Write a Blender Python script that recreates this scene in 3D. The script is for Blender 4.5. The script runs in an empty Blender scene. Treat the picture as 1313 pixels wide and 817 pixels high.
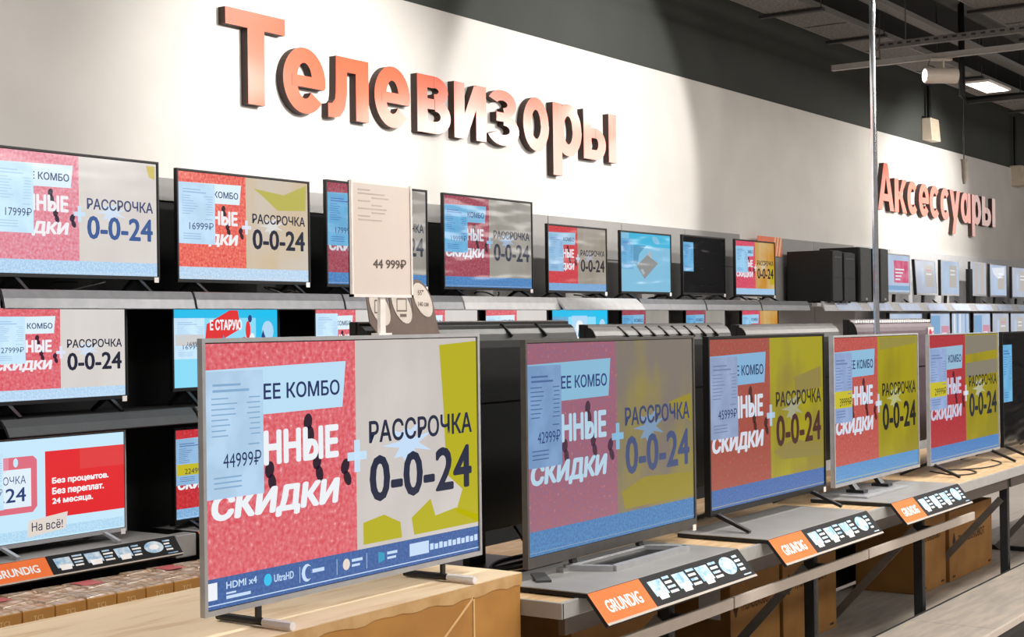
import bpy, math, random
from mathutils import Vector, Matrix
random.seed(7)
SC = bpy.context.scene
COL = SC.collection

# ------------------------------------------------------------------ camera, world, lights, exposure
cam = bpy.data.cameras.new('camera'); cam.sensor_width = 36.0; cam.lens = 1900.0 / 1313.0 * 36.0
cam.clip_end = 200
cam_o = bpy.data.objects.new('camera', cam); COL.objects.link(cam_o)
yaw, pitch, roll = math.radians(34.608), math.radians(0.286), math.radians(-0.76)
fw = Vector((math.cos(yaw)*math.cos(pitch), math.sin(yaw)*math.cos(pitch), math.sin(pitch)))
rt = Vector((math.sin(yaw), -math.cos(yaw), 0)); up = rt.cross(fw)
r2 = rt*math.cos(roll) + up*math.sin(roll); u2 = -rt*math.sin(roll) + up*math.cos(roll)
cam_o.matrix_world = Matrix(((r2.x, u2.x, -fw.x, 0), (r2.y, u2.y, -fw.y, 0), (r2.z, u2.z, -fw.z, 1.62), (0, 0, 0, 1)))
SC.camera = cam_o
SC.view_settings.view_transform = 'Standard'; SC.view_settings.look = 'None'
SC.view_settings.exposure = 0.0; SC.view_settings.gamma = 1.0; SC.view_settings.use_curve_mapping = False
w = bpy.data.worlds.new('store_ambient'); SC.world = w; w.use_nodes = True
w.node_tree.nodes['Background'].inputs[0].default_value = (1.0, 0.94, 0.88, 1)
w.node_tree.nodes['Background'].inputs[1].default_value = 0.27

def spot(loc, tgt, power, size, blend, col=(1, .965, .92), soft=.05):
    l = bpy.data.lights.new('wall_spot_light', 'SPOT'); l.energy = power; l.spot_size = math.radians(size)
    l.spot_blend = blend; l.color = col; l.shadow_soft_size = soft
    o = bpy.data.objects.new('wall_spot_light', l); COL.objects.link(o); o.location = loc
    o.rotation_euler = (Vector(tgt) - Vector(loc)).to_track_quat('-Z', 'Y').to_euler(); return o
def area(loc, sx, sy, power, col=(1, .955, .90), tgt=None):  # serves the store's overhead lamps and the added unseen ones below
    l = bpy.data.lights.new('area_light', 'AREA'); l.shape = 'RECTANGLE'; l.size = sx; l.size_y = sy
    l.energy = power; l.color = col
    o = bpy.data.objects.new('area_light', l); COL.objects.link(o); o.location = loc
    if tgt: o.rotation_euler = (Vector(tgt) - Vector(loc)).to_track_quat('-Z', 'Y').to_euler()
    return o
spot((6.2, 3.0, 3.6), (6.1, 5.58, 2.80), 400, 66, .9)
spot((9.05, 3.35, 3.6), (9.05, 5.58, 3.02), 290, 76, .2)
spot((16.1, 3.9, 3.35), (16.2, 5.58, 2.75), 190, 96, .5)
area((4.6, 1.0, 3.9), 2.4, .35, 125)
area((8.5, 1.3, 3.9), 3.0, .35, 150)
area((13.5, 1.0, 3.9), 3.0, .35, 150)
area((29.5, .8, 4.2), 4.0, 2.0, 40, tgt=(16.5, 5.5, 2.9))  # unseen lamp added so the far sign letters catch a pale sheen
area((5.5, -3.0, 3.9), 4.0, .6, 85, tgt=(6.5, 2.6, .2))  # unseen fill lamp added on the camera side for front-facing surfaces
area((10.0, -2.6, 3.9), 4.0, .6, 95, tgt=(10.0, 3.0, .6))  # second added fill from the camera side, no such lamp in view
area((18.6, -1.2, 4.5), 6.0, 2.0, 170, tgt=(8.5, 5.5, 2.9))  # unseen lamp added at the mirror angle to whiten the near sign letters
area((15.0, 4.5, 3.945), .66, .2, 30)
area((2.3, 3.4, 3.9), 1.2, .3, 62)  # unseen lamp added to brighten the big carton's top and aisle cartons
area((6.3, 4.0, 3.95), 3.0, .3, 34)  # unseen lamp added to lift the rack top between the televisions

# ------------------------------------------------------------------ materials
def lin(c):
    c = [x/255.0 for x in c[:3]]
    return tuple(x/12.92 if x <= .04045 else ((x+.055)/1.055)**2.4 for x in c) + (1.0,)
def _new(name):
    m = bpy.data.materials.new(name); m.use_nodes = True
    return m, m.node_tree, m.node_tree.nodes['Principled BSDF']
_mc = {}
def mat(name, c, rough=.5, metal=0, c2=None, scale=20, stretch=(1, 1, 1), bump=0.0, spec=.5, lo=.35, hi=.65):
    if name in _mc: return _mc[name]
    m, t, b = _new(name)
    b.inputs['Roughness'].default_value = rough; b.inputs['Metallic'].default_value = metal
    b.inputs['Specular IOR Level'].default_value = spec
    c2 = c2 or tuple(min(255, x*1.05+1) for x in c)
    tc = t.nodes.new('ShaderNodeTexCoord'); mp = t.nodes.new('ShaderNodeMapping'); mp.inputs['Scale'].default_value = stretch
    n = t.nodes.new('ShaderNodeTexNoise'); n.inputs['Scale'].default_value = scale; n.inputs['Detail'].default_value = 4
    r = t.nodes.new('ShaderNodeValToRGB'); r.color_ramp.elements[0].position = lo; r.color_ramp.elements[1].position = hi
    r.color_ramp.elements[0].color = lin(c); r.color_ramp.elements[1].color = lin(c2)
    t.links.new(tc.outputs['Object'], mp.inputs['Vector']); t.links.new(mp.outputs[0], n.inputs['Vector'])
    t.links.new(n.outputs[0], r.inputs[0]); t.links.new(r.outputs[0], b.inputs['Base Color'])
    if bump:
        bp = t.nodes.new('ShaderNodeBump'); bp.inputs['Strength'].default_value = bump; bp.inputs['Distance'].default_value = .01
        t.links.new(n.outputs[0], bp.inputs['Height']); t.links.new(bp.outputs[0], b.inputs['Normal'])
    _mc[name] = m; return m
def glow(name, c, c2=None, c3=None, scale=40, film=0.0, strength=1.0, stretch=(1, 1, 1), rough=.16, lo=.42, hi=.6):
    """lit screen colour: emission behind glossy glass"""
    if name in _mc: return _mc[name]
    m, t, b = _new(name)
    b.inputs['Base Color'].default_value = (.004, .004, .005, 1); b.inputs['Roughness'].default_value = rough
    b.inputs['Emission Strength'].default_value = strength
    tc = t.nodes.new('ShaderNodeTexCoord')
    if c2:
        mp = t.nodes.new('ShaderNodeMapping'); mp.inputs['Scale'].default_value = stretch
        n = t.nodes.new('ShaderNodeTexNoise'); n.inputs['Scale'].default_value = scale; n.inputs['Detail'].default_value = 5
        r = t.nodes.new('ShaderNodeValToRGB'); e = r.color_ramp.elements
        e[0].position = lo; e[1].position = hi; e[0].color = lin(c); e[1].color = lin(c2)
        if c3: x = e.new(min(.99, hi+.1)); x.color = lin(c3)
        t.links.new(tc.outputs['Object'], mp.inputs['Vector']); t.links.new(mp.outputs[0], n.inputs['Vector'])
        t.links.new(n.outputs[0], r.inputs[0]); t.links.new(r.outputs[0], b.inputs['Emission Color'])
    else:
        b.inputs['Emission Color'].default_value = lin(c)
    if film:
        mp = t.nodes.new('ShaderNodeMapping'); mp.inputs['Scale'].default_value = (1.5, 1, 6)
        n = t.nodes.new('ShaderNodeTexNoise'); n.inputs['Scale'].default_value = 1.6; n.inputs['Detail'].default_value = 1
        bp = t.nodes.new('ShaderNodeBump'); bp.inputs['Strength'].default_value = film*.85; bp.inputs['Distance'].default_value = .05
        t.links.new(tc.outputs['Object'], mp.inputs['Vector']); t.links.new(mp.outputs[0], n.inputs['Vector'])
        t.links.new(n.outputs[0], bp.inputs['Height']); t.links.new(bp.outputs[0], b.inputs['Normal'])
    _mc[name] = m; return m

M_WHITEWALL = mat('white_wall_paint', (212, 208, 203), .75, c2=(218, 214, 209), scale=3)
M_DARKWALL = mat('charcoal_wall_paint', (60, 63, 60), .9, c2=(64, 67, 63), scale=2)
M_CEIL = mat('black_ceiling_paint', (9, 10, 10), .95)
def tile_mat():
    m, t, b = _new('pale_floor_tile'); b.inputs['Roughness'].default_value = .35
    tc = t.nodes.new('ShaderNodeTexCoord'); br = t.nodes.new('ShaderNodeTexBrick')
    br.offset = 0; br.inputs['Scale'].default_value = 1; br.inputs['Brick Width'].default_value = .6; br.inputs['Row Height'].default_value = .6
    br.inputs['Mortar Size'].default_value = .004
    br.inputs['Color1'].default_value = lin((214, 202, 192)); br.inputs['Color2'].default_value = lin((208, 197, 187)); br.inputs['Mortar'].default_value = lin((170, 160, 150))
    t.links.new(tc.outputs['Object'], br.inputs['Vector']); t.links.new(br.outputs[0], b.inputs['Base Color']); return m
M_FLOOR = tile_mat()
M_BLACK = mat('black_plastic', (14, 15, 16), .38)
M_BLACKM = mat('matt_black_metal', (17, 19, 20), .7, c2=(22, 24, 25))
M_RACK = mat('charcoal_rack_steel', (38, 40, 42), .5, .3)
M_BRACE = mat('grey_brace_steel', (126, 122, 118), .5, .2)
M_SLABEDGE = mat('grey_shelf_edge', (164, 163, 161), .5, c2=(172, 171, 168))
M_CHIP = mat('chipboard_top', (226, 196, 156), .6, c2=(205, 168, 120), scale=9, stretch=(1, 5, 1))
M_PINE = mat('pale_wood_print', (240, 216, 182), .6, c2=(214, 180, 136), scale=3.0, stretch=(1.2, 9, 9), lo=.5, hi=.78)
M_CARD = mat('brown_cardboard', (170, 118, 54), .75, c2=(184, 132, 62), scale=6)
M_CARDD = mat('dark_brown_cardboard', (156, 108, 52), .75, c2=(174, 124, 62), scale=5)
M_CARDE = mat('cardboard_flap_edge', (206, 168, 116), .8, c2=(190, 148, 92), scale=14)
M_INK = mat('carton_ink', (62, 34, 14), .8)
M_INKP = mat('pale_carton_print', (214, 176, 120), .8)
M_TAPE = mat('clear_wrap', (168, 134, 98), .18, c2=(226, 208, 190), scale=7, stretch=(5, 1, 1), bump=.6)  # pale streaks are plastic highlights painted into the wrap colour
M_PINKLBL = mat('pink_carton_label', (208, 110, 112), .4)
M_SHELFWOOD = mat('sand_wood_board', (174, 162, 148), .6, c2=(152, 144, 136), scale=4, stretch=(1, 6, 1))
M_SILVER = mat('brushed_silver', (190, 190, 190), .35, .85)
M_SILVERP = mat('silver_plastic', (168, 169, 172), .35, .1)
M_TVGREY = mat('gunmetal_bezel', (96, 93, 90), .4, .5)
M_CHROME = mat('chrome', (225, 228, 235), .12, 1)
M_RAIL = mat('satin_aluminium_rail', (122, 123, 127), .33, .5, c2=(130, 131, 135))
M_RAILW = mat('bright_rail', (186, 186, 187), .4, .2)
M_RAILD = mat('dark_grey_rail', (62, 66, 70), .5, .3)
M_PANELG = mat('grey_back_panel', (150, 148, 146), .6, c2=(156, 154, 152), scale=3)
M_PLINTH = mat('grey_plinth_metal', (150, 149, 147), .4, .0, c2=(158, 157, 155), scale=6)
M_LBLK = mat('black_label_print', (22, 23, 26), .62, spec=.2)
M_LORANGE = mat('orange_label_print', (242, 118, 58),  .62, c2=(246, 126, 66), scale=4, spec=.15)
M_LWHITE = mat('white_label_print', (238, 238, 238), .62)
M_LBLUE = mat('pale_blue_label_print', (120, 180, 222), .62, c2=(220, 232, 240), scale=40)
M_LEDGE = mat('label_holder_edge', (170, 160, 150), .4, .2)
M_BEIGE = mat('beige_price_rail', (186, 174, 162), .45, c2=(192, 180, 168))
M_WPLASTIC = mat('white_plastic', (238, 232, 228), .4)
M_PAPER = mat('warm_white_paper', (220, 211, 203), .7, c2=(222, 205, 195), scale=3)
M_PAPERINK = mat('grey_print_ink', (92, 84, 80), .8)
M_PAPERLINE = mat('pale_print_lines', (190, 178, 168), .8)
M_TAUPE = mat('taupe_card', (118, 102, 94), .7)
M_TAUPEE = mat('cream_card', (222, 212, 202), .7)
M_TRAY = mat('galvanised_tray', (92, 90, 86), .55, .4, c2=(108, 105, 100), scale=40)
M_TRAYL = mat('perforated_panel', (116, 112, 106), .7, .1, c2=(66, 64, 62), scale=50)
M_SPEAKER = mat('cream_speaker', (206, 192, 172), .6)
M_BACKTV = mat('dark_tv_back', (26, 27, 27), .36, c2=(31, 32, 31), scale=80)
M_BACKTVG = mat('grey_tv_back', (122, 121, 119), .4, .1)
M_BACKTVP = mat('plum_tv_back', (104, 88, 96), .45)
M_CASE = mat('black_pc_case', (20, 21, 22), .45)
M_CASEF = mat('dark_mesh_front', (56, 58, 60), .6, c2=(26, 27, 28), scale=160)
M_CASEG = mat('charcoal_pc_front', (66, 68, 68), .5)
M_CORAL = mat('coral_poster', (228, 122, 92), .6)
M_CORALS = mat('pale_stripe', (240, 200, 160), .6)
M_LAMPON = glow('lit_diffuser', (255, 252, 246), strength=6)
M_MAGENTA = mat('magenta_print', (200, 40, 90), .6)
M_GRAPH = mat('graphite_plastic', (70, 70, 72), .45)
M_LETTERSIDE = mat('letter_side_brown', (58, 40, 34), .6)
M_LETTER = mat('orange_letter_face', (236, 88, 44), .34, c2=(238, 94, 50), scale=3, spec=1.0)
_b = M_LETTER.node_tree.nodes['Principled BSDF']; _b.inputs['Coat Weight'].default_value = 1.0; _b.inputs['Coat Roughness'].default_value = .16; _b.inputs['Coat IOR'].default_value = 1.9
M_CABLE = mat('black_cable', (22, 18, 16), .5)
M_ROUTE = mat('steel_conduit', (62, 62, 60), .6, .3)

# ------------------------------------------------------------------ mesh helpers
class MB:
    def __init__(s): s.v = []; s.f = []; s.m = []; s.mats = []
    def mi(s, m):
        if m not in s.mats: s.mats.append(m)
        return s.mats.index(m)
    def poly(s, pts, m, flip=False):
        k = len(s.v); s.v += [tuple(p) for p in pts]; ids = list(range(k, k+len(pts)))
        s.f.append(ids[::-1] if flip else ids); s.m.append(s.mi(m))
    def hexa(s, p, m):      # p: 8 corners, bottom 4 ccw, top 4 ccw
        k = len(s.v); s.v += [tuple(q) for q in p]; i = s.mi(m)
        for q in ((3, 2, 1, 0), (4, 5, 6, 7), (0, 1, 5, 4), (1, 2, 6, 5), (2, 3, 7, 6), (3, 0, 4, 7)):
            s.f.append([k+j for j in q]); s.m.append(i)
    def box(s, x0, x1, y0, y1, z0, z1, m):
        s.hexa([(x0, y0, z0), (x1, y0, z0), (x1, y1, z0), (x0, y1, z0), (x0, y0, z1), (x1, y0, z1), (x1, y1, z1), (x0, y1, z1)], m)
    def prism(s, pts, axis, a, b, m, mcap=None):
        """2D polygon swept along axis 'x' (pts y,z), 'y' (pts x,z) or 'z' (pts x,y)"""
        def P(p, t): return {'x': (t, p[0], p[1]), 'y': (p[0], t, p[1]), 'z': (p[0], p[1], t)}[axis]
        k = len(s.v); n = len(pts); s.v += [P(p, a) for p in pts] + [P(p, b) for p in pts]
        i = s.mi(m); c = s.mi(mcap or m)
        s.f.append(list(range(k, k+n))); s.m.append(c); s.f.append(list(range(k+2*n-1, k+n-1, -1))); s.m.append(c)
        for j in range(n):
            s.f.append([k+j, k+n+j, k+n+(j+1) % n, k+(j+1) % n]); s.m.append(i)
    def bar(s, p, q, w, h, m, ref=(0, 0, 1), w2=None, h2=None):
        p, q = Vector(p), Vector(q); d = (q-p).normalized(); r = Vector(ref)
        if abs(d.dot(r)) > .98: r = Vector((1, 0, 0))
        a = d.cross(r).normalized(); b = a.cross(d).normalized(); w2 = w2 or w; h2 = h2 or h
        A = [p+a*sx*w/2+b*sy*h/2 for sx, sy in ((-1, -1), (1, -1), (1, 1), (-1, 1))]
        B = [q+a*sx*w2/2+b*sy*h2/2 for sx, sy in ((-1, -1), (1, -1), (1, 1), (-1, 1))]
        s.hexa(A+B, m)
    def tube(s, pts, r, m, n=8, caps=True, r1=None):
        pts = [Vector(p) for p in pts]; k = len(s.v); i = s.mi(m); N = len(pts)
        for j, p in enumerate(pts):
            d = (pts[min(j+1, N-1)]-pts[max(j-1, 0)]).normalized()
            rf = Vector((0, 0, 1)) if abs(d.z) < .9 else Vector((1, 0, 0))
            a = d.cross(rf).normalized(); b = a.cross(d)
            rr = r if r1 is None else r+(r1-r)*j/max(1, N-1)
            s.v += [tuple(p+(a*math.cos(2*math.pi*t/n)+b*math.sin(2*math.pi*t/n))*rr) for t in range(n)]
        for j in range(N-1):
            for t in range(n):
                s.f.append([k+j*n+t, k+j*n+(t+1) % n, k+(j+1)*n+(t+1) % n, k+(j+1)*n+t]); s.m.append(i)
        if caps:
            s.f.append(list(range(k+n-1, k-1, -1))); s.m.append(i)
            s.f.append([k+(N-1)*n+t for t in range(n)]); s.m.append(i)
    def build(s, name, parent=None, loc=None, bevel=0, smooth=False):
        me = bpy.data.meshes.new(name); me.from_pydata(s.v, [], s.f)
        for m in s.mats: me.materials.append(m)
        me.polygons.foreach_set('material_index', s.m)
        if smooth: me.polygons.foreach_set('use_smooth', [True]*len(s.f))
        me.update()
        o = bpy.data.objects.new(name, me); COL.objects.link(o)
        if parent: o.parent = parent
        if loc: o.location = loc
        if bevel:
            b = o.modifiers.new('bevel', 'BEVEL'); b.width = bevel; b.segments = 2; b.limit_method = 'ANGLE'
        return o
def thing(name, label, cat, loc=(0, 0, 0), group=None, rotz=0):
    o = bpy.data.objects.new(name, None); COL.objects.link(o); o.empty_display_size = .05
    o.location = loc; o.rotation_euler = (0, 0, rotz); o['label'] = label; o['category'] = cat
    if group: o['group'] = group
    return o
def tag(o, label, cat, group=None):
    o['label'] = label; o['category'] = cat
    if group: o['group'] = group
    return o
def struct(o): o['kind'] = 'structure'; return o

# ------------------------------------------------------------------ lettering
_tc = {}
def glyphs(body, bold=0.0, ext=0.0):
    """the words as a mesh: (verts, faces), squared to their own bounding box 0..1"""
    k = (body, bold, ext)
    if k in _tc: return _tc[k]
    c = bpy.data.curves.new('lettering', 'FONT'); c.body = body; c.offset = bold; c.extrude = ext
    c.resolution_u = 6 if ext else 3
    o = bpy.data.objects.new('lettering', c); COL.objects.link(o)
    dg = bpy.context.evaluated_depsgraph_get(); me = bpy.data.meshes.new_from_object(o.evaluated_get(dg))
    V = [v.co.copy() for v in me.vertices]; Fc = [list(p.vertices) for p in me.polygons]
    bpy.data.objects.remove(o); bpy.data.curves.remove(c); bpy.data.meshes.remove(me)
    x0 = min(v.x for v in V); x1 = max(v.x for v in V); y0 = min(v.y for v in V); y1 = max(v.y for v in V)
    V = [((v.x-x0)/(x1-x0), (v.y-y0)/(y1-y0), v.z) for v in V]
    _tc[k] = (V, Fc, (x1-x0)/(y1-y0)); return _tc[k]
def write(mb, body, fn, m, bold=0.0):
    """fn maps (s,t) in 0..1 (t upward) to a point"""
    if not body: return
    V, Fc, asp = glyphs(body); i = mb.mi(m)
    sh = [(0, 0)] if not bold else [(bold*math.cos(a*math.pi/4), bold*.7*math.sin(a*math.pi/4)) for a in range(8)]
    o_ = Vector(fn(0, 0)); nrm = (Vector(fn(1, 0))-o_).cross(Vector(fn(0, 1))-o_).normalized()
    for n_, (dx, dy) in enumerate(sh):      # a bold face: the outline struck several times side by side
        k = len(mb.v); bx = bold/asp
        mb.v += [tuple(Vector(fn(bx+(1-2*bx)*v[0]+dx/asp, bold*.7+(1-1.4*bold)*v[1]+dy))+nrm*(4e-5*n_)) for v in V]
        for f in Fc: mb.f.append([k+j for j in f]); mb.m.append(i)

# ------------------------------------------------------------------ the setting
b = MB(); b.box(-6, 34, -9, 5.9, -.1, 0, M_FLOOR); struct(b.build('floor'))
b = MB(); b.box(-6, 34, -9, 5.9, 4.6, 4.7, M_CEIL); struct(b.build('ceiling'))
b = MB(); b.box(-6, 34, 5.58, 5.9, 0, 3.59, M_WHITEWALL); struct(b.build('wall_back'))
b = MB(); b.box(-6, 34, 5.60, 5.9, 3.59, 4.6, M_DARKWALL); struct(b.build('wall_back_upper'))
b = MB(); b.box(34, 34.2, -9, 5.9, 0, 4.6, M_WHITEWALL); struct(b.build('wall_right'))

# ------------------------------------------------------------------ wall shelving of the television department
def lx(x): return x-2.4
pb_ = thing('back_panelling', 'black and grey back panelling on the wall behind the television shelves', 'wall panelling', (2.4, 5.3, 0))
b = MB(); b.box(lx(2.4), lx(8.30), .22, .26, 0, 2.255, M_BLACKM); b.build('black_panel', pb_)
for i in range(9):
    x0 = 2.52+i*.985; x1 = x0+.978
    zb = 2.255 if x1 < 8.4 else 0.0
    b = MB(); b.box(lx(x0), lx(x1), .2055, .275, zb, 2.368, M_PANELG); b.build('grey_panel', pb_, bevel=.004)
b = MB(); b.box(lx(8.43), lx(11.38), .202, .2054, 2.085, 2.092, M_GRAPH); b.build('seam_strip', pb_)
def rail(par, xa, xb, za, zb, dy, m, y0=-.195):
    q = MB()
    prof = [(y0-.004, za), (y0-.010, za-.004), (y0-dy*.55-.008, (za+zb)/2+.004), (y0-dy-.004, zb+.004), (y0-dy, zb), (y0-dy+.008, zb), (y0-dy*.5+.004, (za+zb)/2), (y0+.004, za-.004)]
    q.prism(prof, 'x', lx(xa), lx(xb), m)
    return q.build('price_rail', par)
ts = thing('wall_shelf', 'top wall shelf with bright aluminium price rails under the upper row of televisions', 'shelf', (2.4, 5.3, 0))
b = MB(); b.box(lx(2.4), lx(11.95), -.19, .20, 1.757, 1.785, M_GRAPH); b.build('shelf_board', ts, bevel=.003)
for i, (xa, xb, m, dy) in enumerate([(2.7, 3.74, M_RAIL, .02), (3.755, 4.785, M_RAIL, .03), (4.80, 5.825, M_RAIL, .03), (5.84, 6.865, M_RAIL, .03),
                                  (6.88, 7.90, M_RAILW, .03), (7.88, 8.90, M_RAILW, .075), (8.94, 9.90, M_RAIL, .03), (9.92, 10.86, M_RAIL, .03), (10.88, 11.82, M_RAIL, .03)]):
    rail(ts, xa, xb, 1.797, 1.715, dy, m)
ms = thing('wall_shelf', 'middle wall shelf with dark grey sloped rails under the middle row of televisions', 'shelf', (2.4, 5.3, 0))
b = MB(); b.box(lx(2.4), lx(11.95), -.19, .20, 1.232, 1.262, M_BLACKM); b.build('shelf_board', ms, bevel=.003)
for xa, xb, m in [(3.75, 4.775, M_RAILD), (4.80, 5.80, M_GRAPH), (5.82, 6.82, M_RAILD), (6.84, 7.84, M_RAILD), (7.86, 8.86, M_RAILD)]:
    rail(ms, xa, xb, 1.266, 1.195, .055, m)
sh = thing('base_cabinet', 'black base cabinet at the wall under the lowest televisions', 'cabinet', (2.4, 5.3, 0))
b = MB(); b.box(lx(2.4), lx(11.95), -.13, .20, 0, .655, M_BLACKM); b.build('body', sh, bevel=.004)
b = MB(); b.box(lx(4.675), lx(4.80), -.20, -.12, .58, .684, M_PLINTH); b.build('grey_end_filler', sh, bevel=.004)

# ------------------------------------------------------------------ brand plinths with sloped labels
def plinth(X0, X1, Y, ztop, zbase, depth, dy, dz, label, split=.30, mirror=False, text_on=True):
    t = thing('display_plinth', label, 'display plinth', (X0, Y, zbase))
    W = X1-X0; h = ztop-zbase
    q = MB(); q.box(0, W, 0, depth, 0, h-.004, M_BLACKM); q.box(-.001, W+.001, -.004, depth, h-.004, h, M_PLINTH); q.build('plate', t, bevel=.0015)
    def S(s, v, off=0): # s along X 0..W, v down slope 0..1
        nrm = Vector((0, -dz, dy)).normalized()*(-1 if False else 1)
        n = Vector((0, -dz, dy)).normalized()
        p = Vector((s, -.004-dy*v, h-.002-dz*v)); return p+n*off
    q = MB()
    A = [S(0, 0), S(0, 1), S(W, 1), S(W, 0)]; n = Vector((0, dz, -dy)).normalized()*.012
    q.hexa([p+n for p in A]+A, M_BLACKM); bo = q.build('sloped_board', t)
    q = MB(); 
    q.poly([S(W*split, .02, .001), S(W*split, .93, .001), S(W, .93, .001), S(W, .02, .001)], M_LBLK)
    q.poly([S(0, .02, .001), S(0, .93, .001), S(W*split, .93, .001), S(W*split, .02, .001)], M_LORANGE)
    q.poly([S(0, .93, .002), S(0, 1.0, .002), S(W, 1.0, .002), S(W, .93, .002)], M_LEDGE)
    write(q, 'GRUNDIG', lambda s, u: S(W*(split*.16+split*.68*s), .70-.38*u, .0018), M_LWHITE, .05)
    n_i = 4; a0 = split+.03; step = (1-.04-a0)/n_i
    rnd = random.Random(int(X0*100))
    for i in range(n_i):
        ua = a0+i*step
        if i == n_i-1:   # swirl icon
            pts = [S(W*(ua+step*.36+step*.34*math.cos(a)), .42+.30*math.sin(a), .0015) for a in [x*math.pi/10 for x in range(20)]]
            q.poly(pts, M_LBLUE)
            pts = [S(W*(ua+step*.36+step*.18*math.cos(a)), .42+.13*math.sin(a), .0018) for a in [x*math.pi/6 for x in range(12)]]
            q.poly(pts, M_LWHITE)
        else:
            q.poly([S(W*(ua), .18, .0015), S(W*(ua+step*.03), .66, .0015), S(W*(ua+step*.55), .66, .0015), S(W*(ua+step*.52), .18, .0015)], M_LBLUE)
            q.poly([S(W*(ua+step*.1), .52, .0018), S(W*(ua+step*.12), .78, .0018), S(W*(ua+step*.45), .78, .0018), S(W*(ua+step*.5), .52, .0018)], M_LWHITE)
        for j in range(4):
            v0 = .16+.15*j; u0 = ua+step*(.60 if i < 3 else .74); u1 = u0+step*(.24+.10*rnd.random())*(1 if i < 3 else .8)
            q.poly([S(W*u0, v0, .0018), S(W*u0, v0+.08, .0018), S(W*u1, v0+.08, .0018), S(W*u1, v0, .0018)], M_LWHITE if j % 2 else M_LBLUE)
    q.poly([S(W*.92, .82, .0018), S(W*.92, .86, .0018), S(W*.975, .86, .0018), S(W*.975, .82, .0018)], M_LBLUE)
    l = q.build('brand_label', bo); l['label'] = 'orange and black printed brand label'
    return t
plinth(3.635, 4.665, 5.105, .690, .655, .30, .062, .078, 'grey display plinth with orange and black label below the wall televisions', split=.31)
plinth(4.81, 5.82, 5.105, .690, .655, .30, .062, .078, 'grey wall plinth half hidden behind the big silver television', split=.31)

# ------------------------------------------------------------------ screen pictures, glare wash painted into several palettes
DEF = dict(red=((214, 78, 88), (226, 120, 128), (240, 170, 172)), panel=(186, 222, 244), tag=(172, 202, 228), line=(130, 170, 205), navy=(30, 48, 96),
           white=(236, 241, 246), right=((200, 192, 187), (208, 201, 196)), blob=(180, 172, 12), ink=(28, 36, 62), num=(28, 36, 62), bar=((50, 88, 150), (62, 104, 168)),  # grey right half: glare painted over the yellow picture
           seed=(42, 22, 40), plus=(196, 224, 246), star=(196, 220, 246), ytag=(196, 184, 40))
def pal(nm, film=0.0, **kw):
    d = dict(DEF); d.update(kw); out = {}
    for k, c in d.items():
        if k in ('red',): out[k] = glow(nm+'_'+k, c[0], c[1], c[2], scale=75, film=film, lo=.36, hi=.62)
        elif k == 'right': out[k] = glow(nm+'_'+k, c[0], c[1], scale=3.5, film=film, stretch=(1, 1, .6))
        elif k == 'bar': out[k] = glow(nm+'_'+k, c[0], c[1], scale=110, film=film)
        elif k == 'tag': out[k] = glow(nm+'_'+k, c, tuple(min(255, x+12) for x in c), scale=8, film=film)
        else: out[k] = glow(nm+'_'+k, c, film=film)
    return out
class Pic:
    """a lit picture laid on a screen: u 0..1 to the right, v 0..1 downward"""
    def __init__(s, x0, x1, z0, z1): s.x0, s.x1, s.z0, s.z1 = x0, x1, z0, z1; s.b = MB()
    def p(s, u, v, k): return (s.x0+(s.x1-s.x0)*u, -.0004*k, s.z1-(s.z1-s.z0)*v)
    def q(s, u0, u1, v0, v1, m, k=1): s.b.poly([s.p(u0, v0, k), s.p(u0, v1, k), s.p(u1, v1, k), s.p(u1, v0, k)], m)
    def poly(s, pts, m, k=1): s.b.poly([s.p(a, c, k) for a, c in pts][::-1], m)
    def ell(s, u, v, ru, rv, m, k=2, rot=0, n=14):
        asp = (s.x1-s.x0)/(s.z1-s.z0); pts = []
        for i in range(n):
            a = 2*math.pi*i/n; x = ru*math.cos(a)*asp; y = rv*math.sin(a)
            pts.append((u+(x*math.cos(rot)-y*math.sin(rot))/asp, v+x*math.sin(rot)+y*math.cos(rot)))
        s.poly(pts[::-1], m, k)
    def text(s, body, u0, u1, v0, v1, m, k=4, bold=0.0, shear=0.0):
        write(s.b, body, lambda a, t: s.p(u0+(u1-u0)*a+shear*(t-.5), v1+(v0-v1)*t, k), m, bold)
    def tagcard(s, P, tw, price, yellow=False, v0=.105, v1=.62):
        s.q(0, tw, v0, v1, P['tag'], 5); rnd = random.Random(price)
        H = v1-v0
        s.q(.02*tw/.175, tw*.60, v0+H*.10, v0+H*.118, P['line'], 6)
        s.q(.02*tw/.175, tw*.75, v0+H*.145, v0+H*.165, P['line'], 6)
        for i in range(8):
            v = v0+H*(.21+.042*i); s.q(tw*.09, tw*(.30+.25*rnd.random()), v, v+H*.010, P['line'], 6)
            s.q(tw*(.70+.1*rnd.random()), tw*.94, v, v+H*.010, P['line'], 6)
        if yellow: s.q(tw*.02, tw*.98, v0+H*.55, v0+H*.79, P['ytag'], 6)
        s.q(tw*.72, tw*.92, v0+H*.585, v0+H*.597, P['line'], 7)
        if price: s.text(price, tw*.28, tw*.95, v0+H*.645, v0+H*.765, P['navy'] if not yellow else P['ink'], 7)
        for i in range(3): s.q(tw*.12, tw*.60, v0+H*(.83+.04*i), v0+H*(.842+.04*i), P['line'], 6)
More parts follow.
